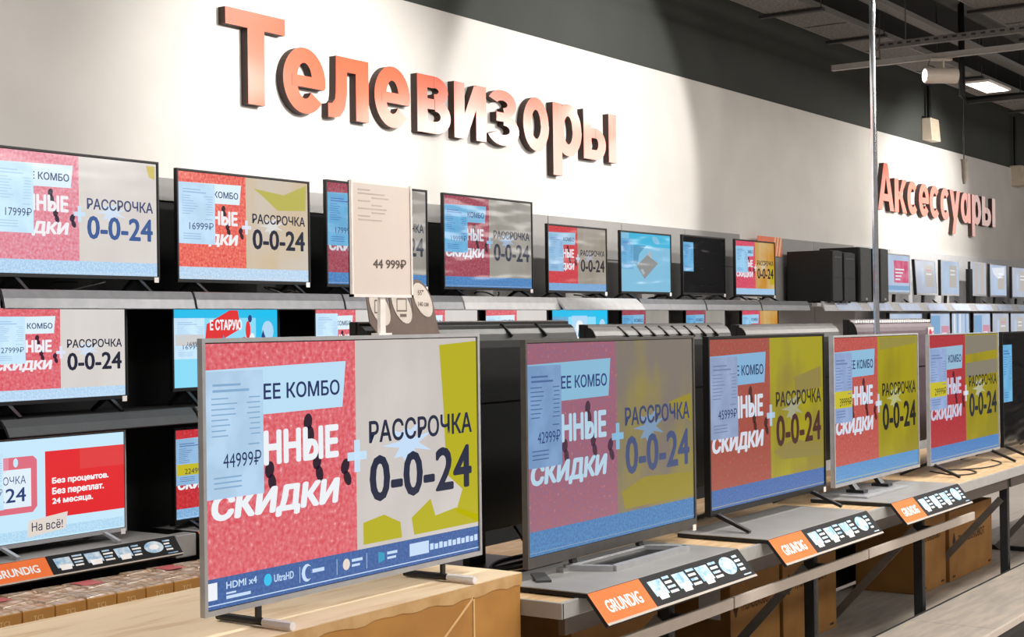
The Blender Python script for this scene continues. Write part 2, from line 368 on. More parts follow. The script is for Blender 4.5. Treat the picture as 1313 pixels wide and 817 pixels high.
def promo(pc, P, price, tw=.176, yellow=False, blobs=(), logos=False, tv=(.105, .588)):
    pc.q(0, .497, 0, .885, P['red']); pc.q(.497, 1, 0, .885, P['right']); pc.q(0, 1, .885, 1, P['bar'])
    for bl in blobs: pc.poly(bl, P['blob'], 2)
    star = []
    for i in range(18):
        a = 2*math.pi*i/18; r = (1.0 if i % 2 else .5)*(1+.25*math.sin(i*2.3)); star.append((.70+.085*r*math.cos(a), .46+.10*r*math.sin(a)))
    pc.poly(star[::-1], P['star'], 3)
    pc.poly([(0, .10), (0, .285), (.448, .275), (.462, .085)][::-1], P['panel'], 2)
    for u, v, a in ((.325, .325, .2), (.355, .49, .3), (.455, .525, .5), (.195, .50, .2)):
        pc.ell(u, v, .015, .034, P['seed'], 3, a); pc.ell(u+.008, v+.05, .013, .034, P['seed'], 3, -a)
    pc.text('ЕЕ КОМБО', .178, .438, .160, .224, P['navy'], 4, .03)
    pc.text('ННЫЕ', .176, .432, .345, .482, P['white'], 4, .065)
    pc.text('СКИДКИ', .012, .43, .565, .69, P['white'], 4, .065, .012)
    pc.q(.464, .535, .470, .505, P['plus'], 4); pc.q(.489, .510, .42, .555, P['plus'], 4)
    pc.text('РАССРОЧКА', .545, .975, .345, .442, P['ink'], 4, .035)
    pc.text('0-0-24', .545, .972, .495, .695, P['num'], 4, .04)
    pc.tagcard(P, tw, price, yellow, *tv)
    if logos:
        pc.q(-.002, .028, .90, .965, P['white'], 3)
        pc.text('HDMI x4', .055, .15, .905, .932, P['star'], 3, .03)
        pc.q(.055, .085, .945, .952, P['star'], 3); pc.q(.055, .13, .958, .97, P['star'], 3)
        pc.ell(.185, .93, .013, .024, glow('cyan_dot', (40, 190, 235)), 3)
        pc.text('UltraHD', .205, .27, .915, .945, P['star'], 3, .03)
        for u in (.29, .42, .53): pc.q(u, u+.0015, .905, .97, P['star'], 3)
        pc.ell(.315, .935, .018, .036, P['star'], 3); pc.ell(.321, .935, .013, .027, P['bar'], 4)
        pc.q(.328, .375, .925, .94, P['star'], 4)
        pc.ell(.455, .935, .013, .024, glow('cream_dot', (228, 214, 204)), 3); pc.q(.475, .515, .918, .93, P['star'], 3); pc.q(.475, .505, .94, .95, P['star'], 3)
        pc.poly([(.575, .91), (.575, .96), (.60, .95), (.60, .92)][::-1], glow('teal_dot', (40, 150, 190)), 3); pc.q(.61, .65, .918, .93, P['star'], 3); pc.q(.61, .645, .94, .95, P['star'], 3)
        pc.q(.70, .78, .905, .96, P['star'], 3)
        for i in range(11): pc.q(.785+i*.0195, .80+i*.0195, .922+.004*(i % 2), .95, P['star'], 3)
    pc.q(0, 1, .983, .987, P['star'], 2)
def old_promo(pc, P, price, banner=True):        # turquoise "bring the old one" picture
    C = dict(base=glow('turq_base', (140, 220, 248)), top=glow('turq_top', (40, 190, 235)), deep=glow('turq_deep', (30, 160, 205)), red=glow('turq_red', (226, 52, 52)),
             w=glow('turq_white', (240, 244, 248)), skin=glow('turq_skin', (232, 200, 190)), n=glow('turq_navy', (40, 60, 120)), pale=glow('turq_pale', (176, 216, 244)))
    pc.q(0, 1, 0, 1, C['base']); pc.q(0, 1, 0, .12, C['top'], 2); pc.q(.78, 1, 0, .42, C['top'], 2)
    if banner:
        pc.poly([(.28, .50), (.30, .20), (.52, .02), (.60, .02), (.63, .26), (.40, .44)][::-1], C['red'], 3)
        pc.text('Е СТАРУЮ', .33, .64, .14, .28, C['w'], 5, .06)
        pc.ell(.72, .13, .02, .05, C['n'], 4); pc.ell(.70, .28, .025, .12, C['red'], 4); pc.ell(.74, .42, .03, .10, C['w'], 4); pc.ell(.66, .40, .02, .03, C['red'], 4)
    else:
        pc.q(.34, .62, .10, .9, C['pale'], 2); pc.ell(.48, .30, .07, .12, C['w'], 3); pc.q(.42, .54, .40, .8, C['w'], 3)
    pc.ell(.90, .30, .06, .14, C['pale'], 3); pc.poly([(.83, .40), (.85, .28), (.88, .40)], C['n'], 4); pc.poly([(.44, .46), (.46, .34), (.48, .46)], C['deep'], 4)
    pc.poly([(0, .34), (0, .44), (.05, .44), (.05, .30)][::-1], C['red'], 3)
    pc.tagcard(P, .28, price, False, .12, .64)
    pc.q(.01, .27, .33, .47, glow('turq_tagbar', (206, 206, 206)), 6); pc.text(price, .12, .27, .42, .47, P['ink'], 8)
def stick_pic(pc, P):               # pale blue picture with a grey dongle
    C = dict(base=glow('sky_base', (128, 188, 218), film=.35), top=glow('sky_top', (62, 178, 216), film=.35), g=glow('dongle_grey', (140, 142, 142), film=.35), g2=glow('dongle_light', (168, 178, 184), film=.35), sh=glow('sky_shadow', (86, 150, 186), film=.35))
    pc.q(0, 1, 0, 1, C['base']); pc.q(.16, 1, 0, .22, C['top'], 2); pc.poly([(.18, .2), (.2, .5), (.32, .55), (.36, .35), (.5, .2)], C['sh'], 2)
    pc.poly([(.30, .56), (.52, .36), (.74, .50), (.46, .78)][::-1], C['g'], 3); pc.poly([(.52, .36), (.56, .29), (.62, .34), (.60, .42)][::-1], C['g2'], 4)
    pc.poly([(.38, .63), (.42, .60), (.47, .68), (.43, .71)][::-1], C['g2'], 4); pc.ell(.70, .10, .08, .06, C['base'], 3, .3)
    pc.tagcard(P, .24, '', False, .10, .62)
def off_pic(pc, P, tw, price=''):
    pc.q(0, 1, 0, 1, glow('screen_off', (4, 5, 6), film=.3, rough=.1)); pc.tagcard(P, tw, price, False, .10, .62)
def instal_pic(pc, P):              # pale blue picture with a red panel
    C = dict(base=glow('ice_base', (200, 234, 252)), red=glow('ice_red', (228, 46, 50)), red2=glow('ice_red_soft', (226, 66, 66)), pink=glow('ice_pink', (228, 140, 160)), rose=glow('ice_rose', (222, 112, 128)), w=glow('ice_white', (244, 246, 250)),
             n=glow('ice_navy', (44, 66, 118)), card=glow('ice_card', (226, 240, 250)), beige=glow('ice_beige', (226, 216, 208)), low=glow('ice_low', (170, 214, 240), (196, 228, 248), scale=120), ink=glow('ice_ink', (40, 46, 70)))
    pc.q(0, 1, 0, 1, C['base']); pc.q(0, 1, .885, .985, C['low'], 2)
    pc.poly([(0, .16), (.36, .16), (.385, .20), (.385, .66), (.355, .715), (0, .715)][::-1], C['rose'], 2)
    pc.poly([(.05, .16), (.20, .16), (.20, .27), (.17, .31), (.05, .31)][::-1], C['pink'], 3)
    pc.poly([(0, .28), (.345, .28), (.345, .655), (0, .655)][::-1], C['card'], 3); pc.ell(.245, .215, .016, .045, C['base'], 3); pc.ell(.115, .215, .016, .045, C['base'], 4)
    pc.text('РАССРОЧКА', -.02, .31, .345, .425, C['n'], 4); pc.text('0.0.24', -.02, .31, .46, .60, C['n'], 4, .02)
    pc.q(.44, 1, .13, .80, C['red'], 2); pc.q(.68, 1, .13, .34, C['red2'], 3)
    pc.text('Без процентов.', .485, .885, .40, .475, C['w'], 4, .05); pc.text('Без переплат.', .485, .85, .50, .585, C['w'], 4, .05); pc.text('24 месяца.', .485, .77, .605, .675, C['w'], 4, .05)
    pc.poly([(.325, .80), (.59, .755), (.575, .92), (.315, .965)][::-1], C['beige'], 4); pc.text('На всё!', .345, .555, .82, .91, C['ink'], 5, .01)
    pc.tagcard(P, .165, '29999₽', False, .08, .66)

# ------------------------------------------------------------------ televisions facing the camera
def lambda_leg(x, lift, m, reach=.11, w=.022):
    q = MB()
    for s in (-1, 1):
        q.bar((x, .03, lift+.012), (x, .03+s*reach, .006), w, .016, m, w2=w*.8, h2=.012)
    q.box(x-w*.6, x+w*.6, .015, .045, lift-.005, lift+.02, m); return q
def tv(label, X0, X1, z0, z1, Y, lift, draw, frame=M_BLACK, bez=.009, chin=.014, base='lambda', depth=.022, group=None, sticker=True, legm=None, cat='television', cable=0):
    """z0..z1 = panel, lift = height of the panel above what it stands on"""
    W = X1-X0; H = z1-z0; xc = (X0+X1)/2; legm = legm or M_BLACK
    t = thing('television', label, cat, (xc, Y, z0-lift), group)
    xa, xb, za, zb = -W/2, W/2, lift, lift+H
    q = MB()
    q.box(xa, xa+bez, 0, depth, za, zb, frame); q.box(xb-bez, xb, 0, depth, za, zb, frame)
    q.box(xa+bez, xb-bez, 0, depth, zb-bez, zb, frame); q.box(xa+bez, xb-bez, 0, depth, za, za+chin, frame)
    q.box(xa+bez, xb-bez, .012, depth, za+chin, zb-bez, M_BLACK)
    h = q.build('housing', t)
    q = MB()
    q.prism([(depth, za+.03), (depth, zb-.18*H), (depth+.015, zb-.22*H), (depth+.025, za+.12*H), (depth+.02, za+.03)], 'x', xa+.12*W, xb-.12*W, M_BLACK)
    q.build('back_cover', t)
    sx0, sx1, sz0, sz1 = xa+bez, xb-bez, za+chin, zb-bez
    q = MB(); q.box(sx0, sx1, .006, .0118, sz0, sz1, M_BLACK)
    s = q.build('screen', t)
    pc = Pic(sx0+.003, sx1-.003, sz0+.002, sz1-.003); draw(pc)
    po = pc.b.build('picture', s); po.location = (0, .0055, 0)
    if sticker:
        q = MB(); q.box(xb-.034, xb-.008, -.001, .0, za-.012, za+.012, M_WPLASTIC); q.build('corner_sticker', t)
    if base == 'lambda':
        for x in (xa+.13*W, xb-.13*W): lambda_leg(x, lift, legm, reach=.10 if W < .95 else .16).build('leg', t)
    elif base == 'slant':
        for x in (xa+.16*W, xb-.16*W):
            q = MB(); q.bar((x, .02, lift+.01), (x+.012, -.085, .006), .02, .012, legm); q.bar((x, .03, lift+.01), (x, .13, .006), .02, .012, legm); q.build('leg', t)
    elif base == 'rod':
        for x in (xa+.165*W, xb-.165*W):
            q = MB(); q.tube([(x, .16, .012), (x, -.012, .012)], .011, M_BLACK); q.tube([(x, -.012, .012), (x, -.115, .012)], .012, M_WPLASTIC)
            q.box(x-.008, x+.008, .004, .014, .012, lift+.004, M_BLACK); q.build('leg', t)
    elif base == 'loop':
        q = MB(); x0, x1 = -.29, .20
        q.box(x0-.10, x1+.06, .0, .03, .0, .014, M_SILVER)
        P4 = [(x0-.05, .02), (x0+.02, -.13), (x1+.07, -.13), (x1, .02)]
        for i in range(4):
            a, c = P4[i], P4[(i+1) % 4]; q.bar((a[0], a[1], .010), (c[0], c[1], .010), .026, .020, M_SILVERP)
        for x in (x0, x1-.02): q.bar((x, .02, .012), (x, .03, lift+.02), .03, .016, M_GRAPH)
        q.bar((xa+.02, -.05, .004), (xa+.10, .03, .012), .05, .008, M_GRAPH)
        q.poly([(p[0], p[1], .004) for p in P4], M_BLACK)
        q.build('stand', t)
    elif base == 'plate':
        q = MB(); q.box(-.48, .10, -.115, .13, 0, .010, M_SILVERP); q.box(-.44, .06, -.085, .10, .010, .013, M_SILVER)
        bo = q.build('base_plate', t, bevel=.003)
        for x in (-.36, -.02):
            q = MB(); q.bar((x, -.02, .012), (x, .03, lift+.02), .05, .02, M_BLACK); q.box(x-.03, x+.03, -.06, .03, .011, .028, M_BLACK); q.build('neck', t)
    elif base == 'fork':
        for x in (xa+.07, xb-.16):
            lambda_leg(x, lift, legm, reach=.17, w=.026).build('leg', t)
    if cable:
        rnd = random.Random(cable); q = MB(); x = (rnd.random()-.2)*W*.4; pts = []
        for i in range(14):
            a = i/13; pts.append((x+.16*math.sin(a*5+cable)*W+.1*a, .03-.06*math.sin(a*6)+.02, .006+.7*lift*abs(math.sin(a*4+cable))))
        q.tube(pts, .005, M_CABLE, 6, smooth_ok) if False else q.tube(pts, .005, M_CABLE, 6)
        q.build('power_cable', t)
    return t

P_FT1 = pal('pa')
P_FT2 = pal('pb', red=((138, 96, 124), (160, 92, 104), (172, 128, 150)), panel=(132, 182, 210), tag=(112, 146, 188), line=(70, 100, 150), navy=(34, 60, 116), white=(176, 206, 226), right=((122, 112, 102), (140, 128, 70)), blob=(146, 132, 36), ink=(52, 64, 104), num=(64, 78, 118), bar=((56, 110, 168), (70, 134, 184)), seed=(70, 40, 60), plus=(130, 180, 210), star=(120, 148, 178))  # store reflections painted in as dimmer, duller picture colours
P_FT3 = pal('pc', red=((166, 62, 58), (150, 84, 64), (190, 104, 92)), panel=(126, 172, 208), tag=(134, 152, 186), line=(110, 124, 160), navy=(30, 44, 90), white=(206, 214, 226), right=((160, 150, 8), (140, 126, 40)), blob=(138, 124, 60), ink=(42, 38, 36), num=(70, 34, 30), bar=((52, 92, 156), (64, 112, 174)), seed=(70, 30, 24), plus=(168, 192, 214), star=(158, 158, 128))
P_FT4 = pal('pd', red=((182, 62, 62), (186, 96, 84), (206, 120, 116)), panel=(138, 184, 214), tag=(134, 156, 196), line=(100, 120, 164), navy=(28, 40, 84), white=(206, 218, 232), right=((160, 148, 6), (144, 132, 14)), blob=(146, 136, 60), ink=(30, 28, 26), num=(26, 26, 26), bar=((74, 134, 190), (92, 152, 202)), seed=(80, 24, 24), plus=(190, 206, 222), star=(176, 178, 120))
P_FT5 = pal('pe', red=((164, 38, 46), (176, 56, 64), (196, 86, 92)), panel=(146, 182, 208), tag=(138, 160, 200), line=(104, 126, 170), navy=(28, 40, 84), white=(190, 196, 216), right=((156, 142, 14), (142, 130, 30)), blob=(130, 122, 106), ink=(40, 40, 40), num=(36, 40, 50), bar=((66, 116, 178), (84, 138, 194)), seed=(80, 24, 24), plus=(200, 206, 214), star=(176, 176, 150))  # grey blob colour paints reflection bands over the yellow half
P_T1 = pal('pf', film=.05, red=((222, 118, 134), (230, 160, 176), (240, 190, 200)), panel=(220, 240, 250), tag=(196, 228, 248), line=(170, 206, 236), navy=(58, 72, 116), white=(240, 240, 244), right=((214, 207, 202), (220, 214, 209)), blob=(204, 186, 90), ink=(58, 70, 112), num=(56, 90, 150), bar=((166, 204, 238), (196, 224, 246)), seed=(50, 36, 60), plus=(200, 226, 246), star=(208, 224, 242))  # glare and viewing-angle wash mixed into these pinks and beiges
P_T2 = pal('pg', film=.08, red=((224, 76, 80), (240, 128, 104), (242, 160, 150)), panel=(224, 242, 250), tag=(186, 216, 240), line=(150, 184, 220), navy=(58, 72, 116), white=(240, 240, 244), right=((208, 186, 156), (206, 196, 182)), blob=(186, 178, 84), ink=(36, 40, 62), num=(30, 36, 54), bar=((176, 208, 236), (206, 226, 244)), seed=(60, 30, 40), plus=(220, 226, 240), star=(220, 218, 216))
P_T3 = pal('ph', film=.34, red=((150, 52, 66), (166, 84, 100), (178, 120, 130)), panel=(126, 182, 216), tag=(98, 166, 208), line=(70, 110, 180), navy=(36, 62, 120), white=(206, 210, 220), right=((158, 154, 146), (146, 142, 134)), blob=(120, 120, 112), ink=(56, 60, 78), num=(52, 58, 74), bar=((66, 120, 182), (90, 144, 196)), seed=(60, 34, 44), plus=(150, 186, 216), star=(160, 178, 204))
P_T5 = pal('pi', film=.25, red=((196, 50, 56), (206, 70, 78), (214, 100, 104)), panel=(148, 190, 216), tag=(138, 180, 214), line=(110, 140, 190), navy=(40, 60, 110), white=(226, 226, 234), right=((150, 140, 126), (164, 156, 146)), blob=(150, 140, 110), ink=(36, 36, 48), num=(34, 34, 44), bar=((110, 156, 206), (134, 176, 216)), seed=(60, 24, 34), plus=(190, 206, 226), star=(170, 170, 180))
P_T8 = pal('pj', film=.15, red=((204, 54, 74), (216, 96, 122), (222, 130, 150)), panel=(158, 204, 232), tag=(146, 196, 228), line=(100, 140, 190), navy=(40, 60, 110), white=(226, 226, 234), right=((196, 136, 44), (204, 176, 120)), blob=(182, 166, 24), ink=(52, 40, 34), num=(40, 34, 32), bar=((150, 192, 226), (176, 208, 234)), seed=(60, 24, 34), plus=(220, 206, 200), star=(206, 190, 160))
P_M1 = pal('pk', red=((218, 86, 96), (228, 124, 132), (238, 160, 168)), panel=(222, 242, 252), tag=(196, 228, 250), line=(160, 196, 232), navy=(58, 76, 120), white=(240, 240, 246), right=((214, 209, 204), (220, 215, 210)), blob=(200, 190, 120), ink=(44, 48, 66), num=(32, 38, 56), bar=((176, 210, 240), (200, 226, 246)), seed=(60, 30, 50), plus=(220, 226, 244), star=(212, 224, 240))
P_L2 = pal('pl', red=((190, 40, 46), (204, 62, 68), (216, 100, 104)), panel=(170, 206, 234), tag=(140, 180, 216), line=(84, 116, 170), bar=((120, 170, 214), (150, 190, 226)))

YB1 = [[(.835, .03), (1, .015), (1, .865), (.90, .80), (.93, .70), (.86, .62), (.85, .30)], [(.52, .775), (.60, .755), (.665, .80), (.67, .868), (.52, .868)], [(.71, .79), (.79, .72), (.81, .80), (.90, .78), (1, .83), (1, .866), (.72, .868)]]  # yellow picture colour where the painted glare leaves off
YB2 = [[(.83, .34), (.99, .30), (.99, .46), (.88, .40)], [(.52, .78), (.66, .72), (.99, .74), (.99, .87), (.54, .87)]]
tv('large silver-framed television on the big cardboard carton, nearest in the store', 2.663, 3.872, .884, 1.598, 2.80, .054, lambda pc: promo(pc, P_FT1, '44999₽', .176, False, YB1, True), M_SILVERP, .011, .014, 'rod', .018, 'televisions on the front rack', False)
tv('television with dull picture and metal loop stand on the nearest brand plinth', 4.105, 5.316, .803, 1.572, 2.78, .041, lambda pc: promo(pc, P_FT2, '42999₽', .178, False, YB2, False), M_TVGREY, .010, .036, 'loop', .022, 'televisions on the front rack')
tv('black television with splayed legs on the middle brand plinth', 5.44, 6.64, .826, 1.565, 2.78, .064, lambda pc: promo(pc, P_FT3, '45999₽', .22, False, [[(.72, .26), (.98, .2), (.98, .34), (.73, .38)], [(.52, .72), (.7, .66), (.97, .72), (.97, .80), (.6, .78)]], False), M_BLACK, .010, .022, 'fork', .028, 'televisions on the front rack')
tv('television with silver frame and flat silver base plate on the farthest brand plinth', 6.75, 7.943, .818, 1.552, 2.78, .056, lambda pc: promo(pc, P_FT4, '39999₽', .195, True, [[(.52, .01), (.99, .01), (.99, .06), (.52, .10)]], False), M_SILVERP, .009, .016, 'plate', .024, 'televisions on the front rack', False)
tv('slim television with thin black legs standing directly on the wooden rack top', 8.12, 9.42, .806, 1.542, 2.78, .066, lambda pc: promo(pc, P_FT5, '29999₽', .23, True, [[(.505, .01), (.99, .01), (.99, .14), (.505, .17)], [(.505, .24), (.99, .22), (.99, .34), (.505, .36)]], False), M_SILVERP, .006, .014, 'fork', .022, 'televisions on the front rack', False)
tv('black front-rack television with dark screen and blue price card, at the right edge', 9.50, 10.72, .806, 1.540, 2.78, .066, lambda pc: off_pic(pc, P_T3, .17), M_BLACK, .010, .016, 'fork', .022, 'televisions on the front rack', False)

G1 = 'televisions on the top wall shelf'; zb = 1.785
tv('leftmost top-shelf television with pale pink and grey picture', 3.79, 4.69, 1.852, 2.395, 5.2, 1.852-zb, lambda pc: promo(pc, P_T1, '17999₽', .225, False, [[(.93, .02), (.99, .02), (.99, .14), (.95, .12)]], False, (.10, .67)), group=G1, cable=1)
tv('television on the top wall shelf with orange-red and tan picture', 4.80, 5.71, 1.845, 2.379, 5.2, 1.845-zb, lambda pc: promo(pc, P_T2, '16999₽', .262, False, [[(.56, .1), (.64, .18), (.75, .3), (.98, .28), (.99, .02), (.8, .14)]], False, (.10, .67)), group=G1, cable=2)
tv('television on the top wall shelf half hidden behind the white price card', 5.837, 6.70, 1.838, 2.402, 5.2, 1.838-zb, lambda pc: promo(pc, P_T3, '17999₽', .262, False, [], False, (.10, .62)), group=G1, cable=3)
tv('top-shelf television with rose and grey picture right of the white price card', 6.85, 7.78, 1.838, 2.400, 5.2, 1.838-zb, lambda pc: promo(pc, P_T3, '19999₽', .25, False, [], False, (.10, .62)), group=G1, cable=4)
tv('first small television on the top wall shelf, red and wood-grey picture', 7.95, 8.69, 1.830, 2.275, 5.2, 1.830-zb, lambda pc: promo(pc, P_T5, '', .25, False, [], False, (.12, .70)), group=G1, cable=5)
tv('small television on the top wall shelf with blue picture of a grey stick', 8.87, 9.605, 1.835, 2.274, 5.2, 1.835-zb, lambda pc: stick_pic(pc, P_T3), group=G1, cable=6)
tv('small television on the top wall shelf with a black screen', 9.78, 10.487, 1.836, 2.284, 5.2, 1.836-zb, lambda pc: off_pic(pc, P_T3, .24), group=G1, cable=7)
tv('small top-shelf television with red and amber picture beside the computer cases', 10.66, 11.41, 1.832, 2.287, 5.2, 1.832-zb, lambda pc: promo(pc, P_T8, '', .30, False, [[(.86, .5), (.9, .3), (.99, .5), (.99, .8), (.88, .8)]], False), group=G1, cable=8)
G2 = 'televisions on the middle wall shelf'
def mid(label, X0, X1, draw, z0=1.318, z1=1.733): return tv(label, X0, X1, z0, z1, 5.2, z0-1.262, draw, group=G2)
mid('television on the middle wall shelf at the left edge, rose and grey picture', 3.77, 4.495, lambda pc: promo(pc, P_M1, '27999₽', .24, False, [], False, (.09, .60)))
mid('middle-shelf television with turquoise picture and red banner above the big silver television', 4.762, 5.475, lambda pc: old_promo(pc, P_M1, '16999₽'), 1.335)
mid('middle-shelf television showing just left of the icon topper', 5.735, 6.40, lambda pc: promo(pc, P_M1, '', .27, False, [], False, (.06, .6)))
mid('middle-shelf television showing just right of the icon topper', 6.53, 7.19, lambda pc: promo(pc, P_M1, '', .24, False, [], False))
mid('middle-shelf television peeking out left of the farther turquoise picture', 7.25, 7.945, lambda pc: promo(pc, P_M1, '', .24, False, [], False))
mid('middle-shelf television with turquoise picture below the first small television', 7.985, 8.70, lambda pc: old_promo(pc, P_T3, '', False))
mid('television on the middle wall shelf below the blue stick picture', 8.87, 9.57, lambda pc: promo(pc, P_T3, '', .24, False, [], False))
mid('television on the middle wall shelf below the black screen', 9.81, 10.48, lambda pc: promo(pc, P_T3, '', .24, False, [], False))
mid('television on the middle wall shelf below the amber picture', 10.76, 11.46, lambda pc: promo(pc, P_T8, '', .24, False, [], False))
G3 = 'televisions on the lowest wall shelf'
tv('lowest-shelf television with pale blue picture, red panel and silver slanted legs', 3.70, 4.478, .726, 1.178, 5.2, .726-.690, lambda pc: instal_pic(pc, P_M1), M_SILVERP, .006, .016, 'slant', legm=M_SILVERP, group=G3)
tv('lowest-shelf television with vivid red picture half behind the big silver one', 4.765, 5.50, .722, 1.165, 5.2, .722-.690, lambda pc: promo(pc, P_L2, '22499₽', .27, True, [], False, (.10, .62)), group=G3)

# ------------------------------------------------------------------ televisions seen from behind
def back_tv(label, X0, X1, z0, z1, mcover, slots=(), style='', Y=3.20, lift=None):
    W = X1-X0; H = z1-z0; lift = z0-.74
    t = thing('television', label, 'television', ((X0+X1)/2, Y, .74), 'televisions turned to the wall aisle')
    xa, xb, za, zt = -W/2, W/2, lift, lift+H
    q = MB(); q.box(xa, xb, 0, .03, za, zt, M_BLACK); q.build('housing', t, bevel=.003)
    q = MB(); q.box(xa+.01, xb-.01, .0302, .032, za+.02, zt-.01, glow('away_screen', (70, 90, 130), (150, 90, 90), scale=4)); q.build('screen', t)
    q = MB(); prof = [(0, zt-.002), (-.012, zt-.004)]
    for i in range(6):
        a = i/5*math.pi/2; prof.append((-.012-.045*math.sin(a), zt-.004-.085*(1-math.cos(a))-.01))
    prof += [(-.057, za+.62*H), (-.05, za+.615*H), (-.05, za+.02), (0, za+.015)]
    q.prism(prof[::-1], 'x', xa+.004, xb-.004, M_BACKTV if style != 'lit' else M_BACKTVP, M_BLACK); c = q.build('back_cover', t)
    if mcover is M_BACKTVG:
        q = MB(); q.prism([(y-.0012, z+.0012) for y, z in prof[1:6]]+[(0, prof[5][1])], 'x', xa+.006, xb-.006, mcover); c = q.build('grey_top_bevel', t)
    if slots:
        for u, sl in slots:
            q = MB(); x = xa+W*u; q.bar((x, -.022, zt-.012), (x+sl, -.061, zt-.06), .012, .008, M_BLACK, ref=(0, 1, 1)); q.build('vent_slot', c)
    if style == 'lit':
        q = MB(); n = 34
        for i in range(n):
            x = xa+.03+(W-.06)*i/(n-1); q.box(x-.010, x+.010, -.040, -.006, zt-.022, zt-.006, M_LWHITE)
        q.build('vent_ribs', c)
        q = MB(); q.box(xb-.115, xb-.015, -.062, -.0575, zt-.155, zt-.055, M_WPLASTIC); s = q.build('brand_sticker', c)
        q = MB(); pts = [(xb-.082+.024*math.cos(a), zt-.10+.034*math.sin(a)) for a in [i*math.pi/8 for i in range(16)]]
        q.prism(pts[::-1], 'y', -.0632, -.0622, M_MAGENTA); write(q, 'LG', lambda s, u: (xb-.055+.034*s, -.0632, zt-.118+.04*u), M_MAGENTA, .03)
        q.build('logo', s)
    q = MB(); q.box(-.22, .22, -.10, .12, 0, .012, M_BLACK); q.bar((0, .0, .01), (0, .0, lift+.05), .10, .03, M_BLACK, ref=(0, 1, 0)); q.build('stand', t)
    return t
back_tv('television seen from its dark back, right behind the big silver television', 3.73, 5.02, .86, 1.640, M_BACKTV, ((.20, .02), (.62, .02), (.80, .02)))
back_tv('television seen from its slotted grey back, behind the dull reflecting picture', 5.16, 6.40, .86, 1.622, M_BACKTVG, [(.18+.095*i, .035) for i in range(8)])
back_tv('television seen from its plain grey back, right of the slotted one', 6.56, 7.74, .86, 1.612, M_BACKTVG)
back_tv('television seen from its ribbed plum back with pink logo sticker behind the pole', 7.98, 9.27, .86, 1.632, M_BACKTVP, (), 'lit')

# ------------------------------------------------------------------ front rack
rk = thing('display_rack', 'long steel display rack with chipboard top carrying the front televisions', 'rack', (3.935, 2.54, 0))
b = MB(); b.box(0, 8.2, .012, .92, .722, .74, M_CHIP); b.build('chipboard_top', rk)
b = MB()
b.box(0, 8.2, -.003, .012, .690, .743, M_SLABEDGE); b.box(-.003, .010, -.003, .92, .690, .742, M_SLABEDGE); b.box(.01, 8.2, .012, .92, .690, .7215, M_BLACKM)
b.build('shelf_edge', rk, bevel=.002)
FX = [4.70, 6.0, 7.37, 8.85, 10.3]
for x in FX:
    for y in (.035, .86):
        q = MB(); X = x-3.935
        q.box(X-.004, X+.004, y, y+.045, 0, .690, M_RACK); q.box(X, X+.042, y, y+.006, 0, .690, M_RACK)
        for i in range(14):
            z = .10+i*.042; q.box(X+.02, X+.03, y-.0012, y-.0002, z, z+.022, M_BLACK)
        q.build('post', rk)
    q = MB(); q.bar((x-3.935-.008, .07, .56), (x-3.935-.008, .53, .05), .04, .006, M_BRACE, ref=(1, 0, 0)); q.build('brace', rk)
    q = MB(); q.box(X-.004, X+.03, .08, .86, .034, .064, M_RACK); q.build('frame_bar', rk) if x > 10 else None
for xa, xb in zip([3.94]+FX, FX):
    q = MB(); q.box(xa-3.935+.06, xb-3.935-.012, .03, .055, .625, .689, mat('brown_grey_beam', (92, 82, 76), .5, .3)); q.build('beam', rk)
b = MB()
for xa, xb in ((4.15, 5.05), (5.06, 6.42), (6.43, 7.965)):
    b.box(xa-3.935, xb-3.935, -.050, -.035, .545, .588, M_BEIGE)
for x in FX[:3]: b.box(x-3.935+.01, x-3.935+.04, -.035, .035, .555, .575, M_RACK)
b.build('price_rail', rk, bevel=.003)
b = MB(); b.box(.06, 8.2, .06, .86, .012, .034, M_SHELFWOOD); b.build('bottom_board', rk)
b = MB(); b.box(.06, 4.86, .908, .914, .03, .688, M_BLACKM); b.build('back_sheet', rk)
lp = thing('low_platform', 'low platform of greyish boards in front of the rack at the bottom right', 'platform', (4.2, 2.09, 0))
for i, (xa, xb) in enumerate(((4.2, 5.6), (5.605, 7.04), (7.045, 8.5), (8.505, 10.4))):
    q = MB(); q.box(xa-4.2, xb-4.2, .02, .44, .14, .16, M_SHELFWOOD); q.build('board', lp, bevel=.002)
q = MB(); q.box(0, 6.2, 0, .018, .135, .163, M_BEIGE); q.box(0, 6.2, .004, .016, .10, .135, M_BLACKM)
q.box(0, 6.2, .4405, .452, .09, .161, M_BLACKM); q.box(0, 6.2, .018, .03, .03, .139, M_BLACKM)
for x in (.1, 1.5, 2.9, 4.3, 6.05): q.box(x, x+.05, .05, .42, .0, .139, M_BLACKM)
q.build('frame', lp)

plinth(4.035, 5.125, 2.512, .762, .7432, .40, .080, .096, 'nearest grey brand plinth with orange label, under the dull-pictured television', .30)
plinth(5.395, 6.445, 2.512, .762, .7432, .40, .080, .096, 'middle grey brand plinth with orange label, under the black television with splayed legs', .30)
plinth(6.755, 7.735, 2.512, .762, .7432, .40, .080, .096, 'farthest grey brand plinth with orange label, under the silver-based television', .30)

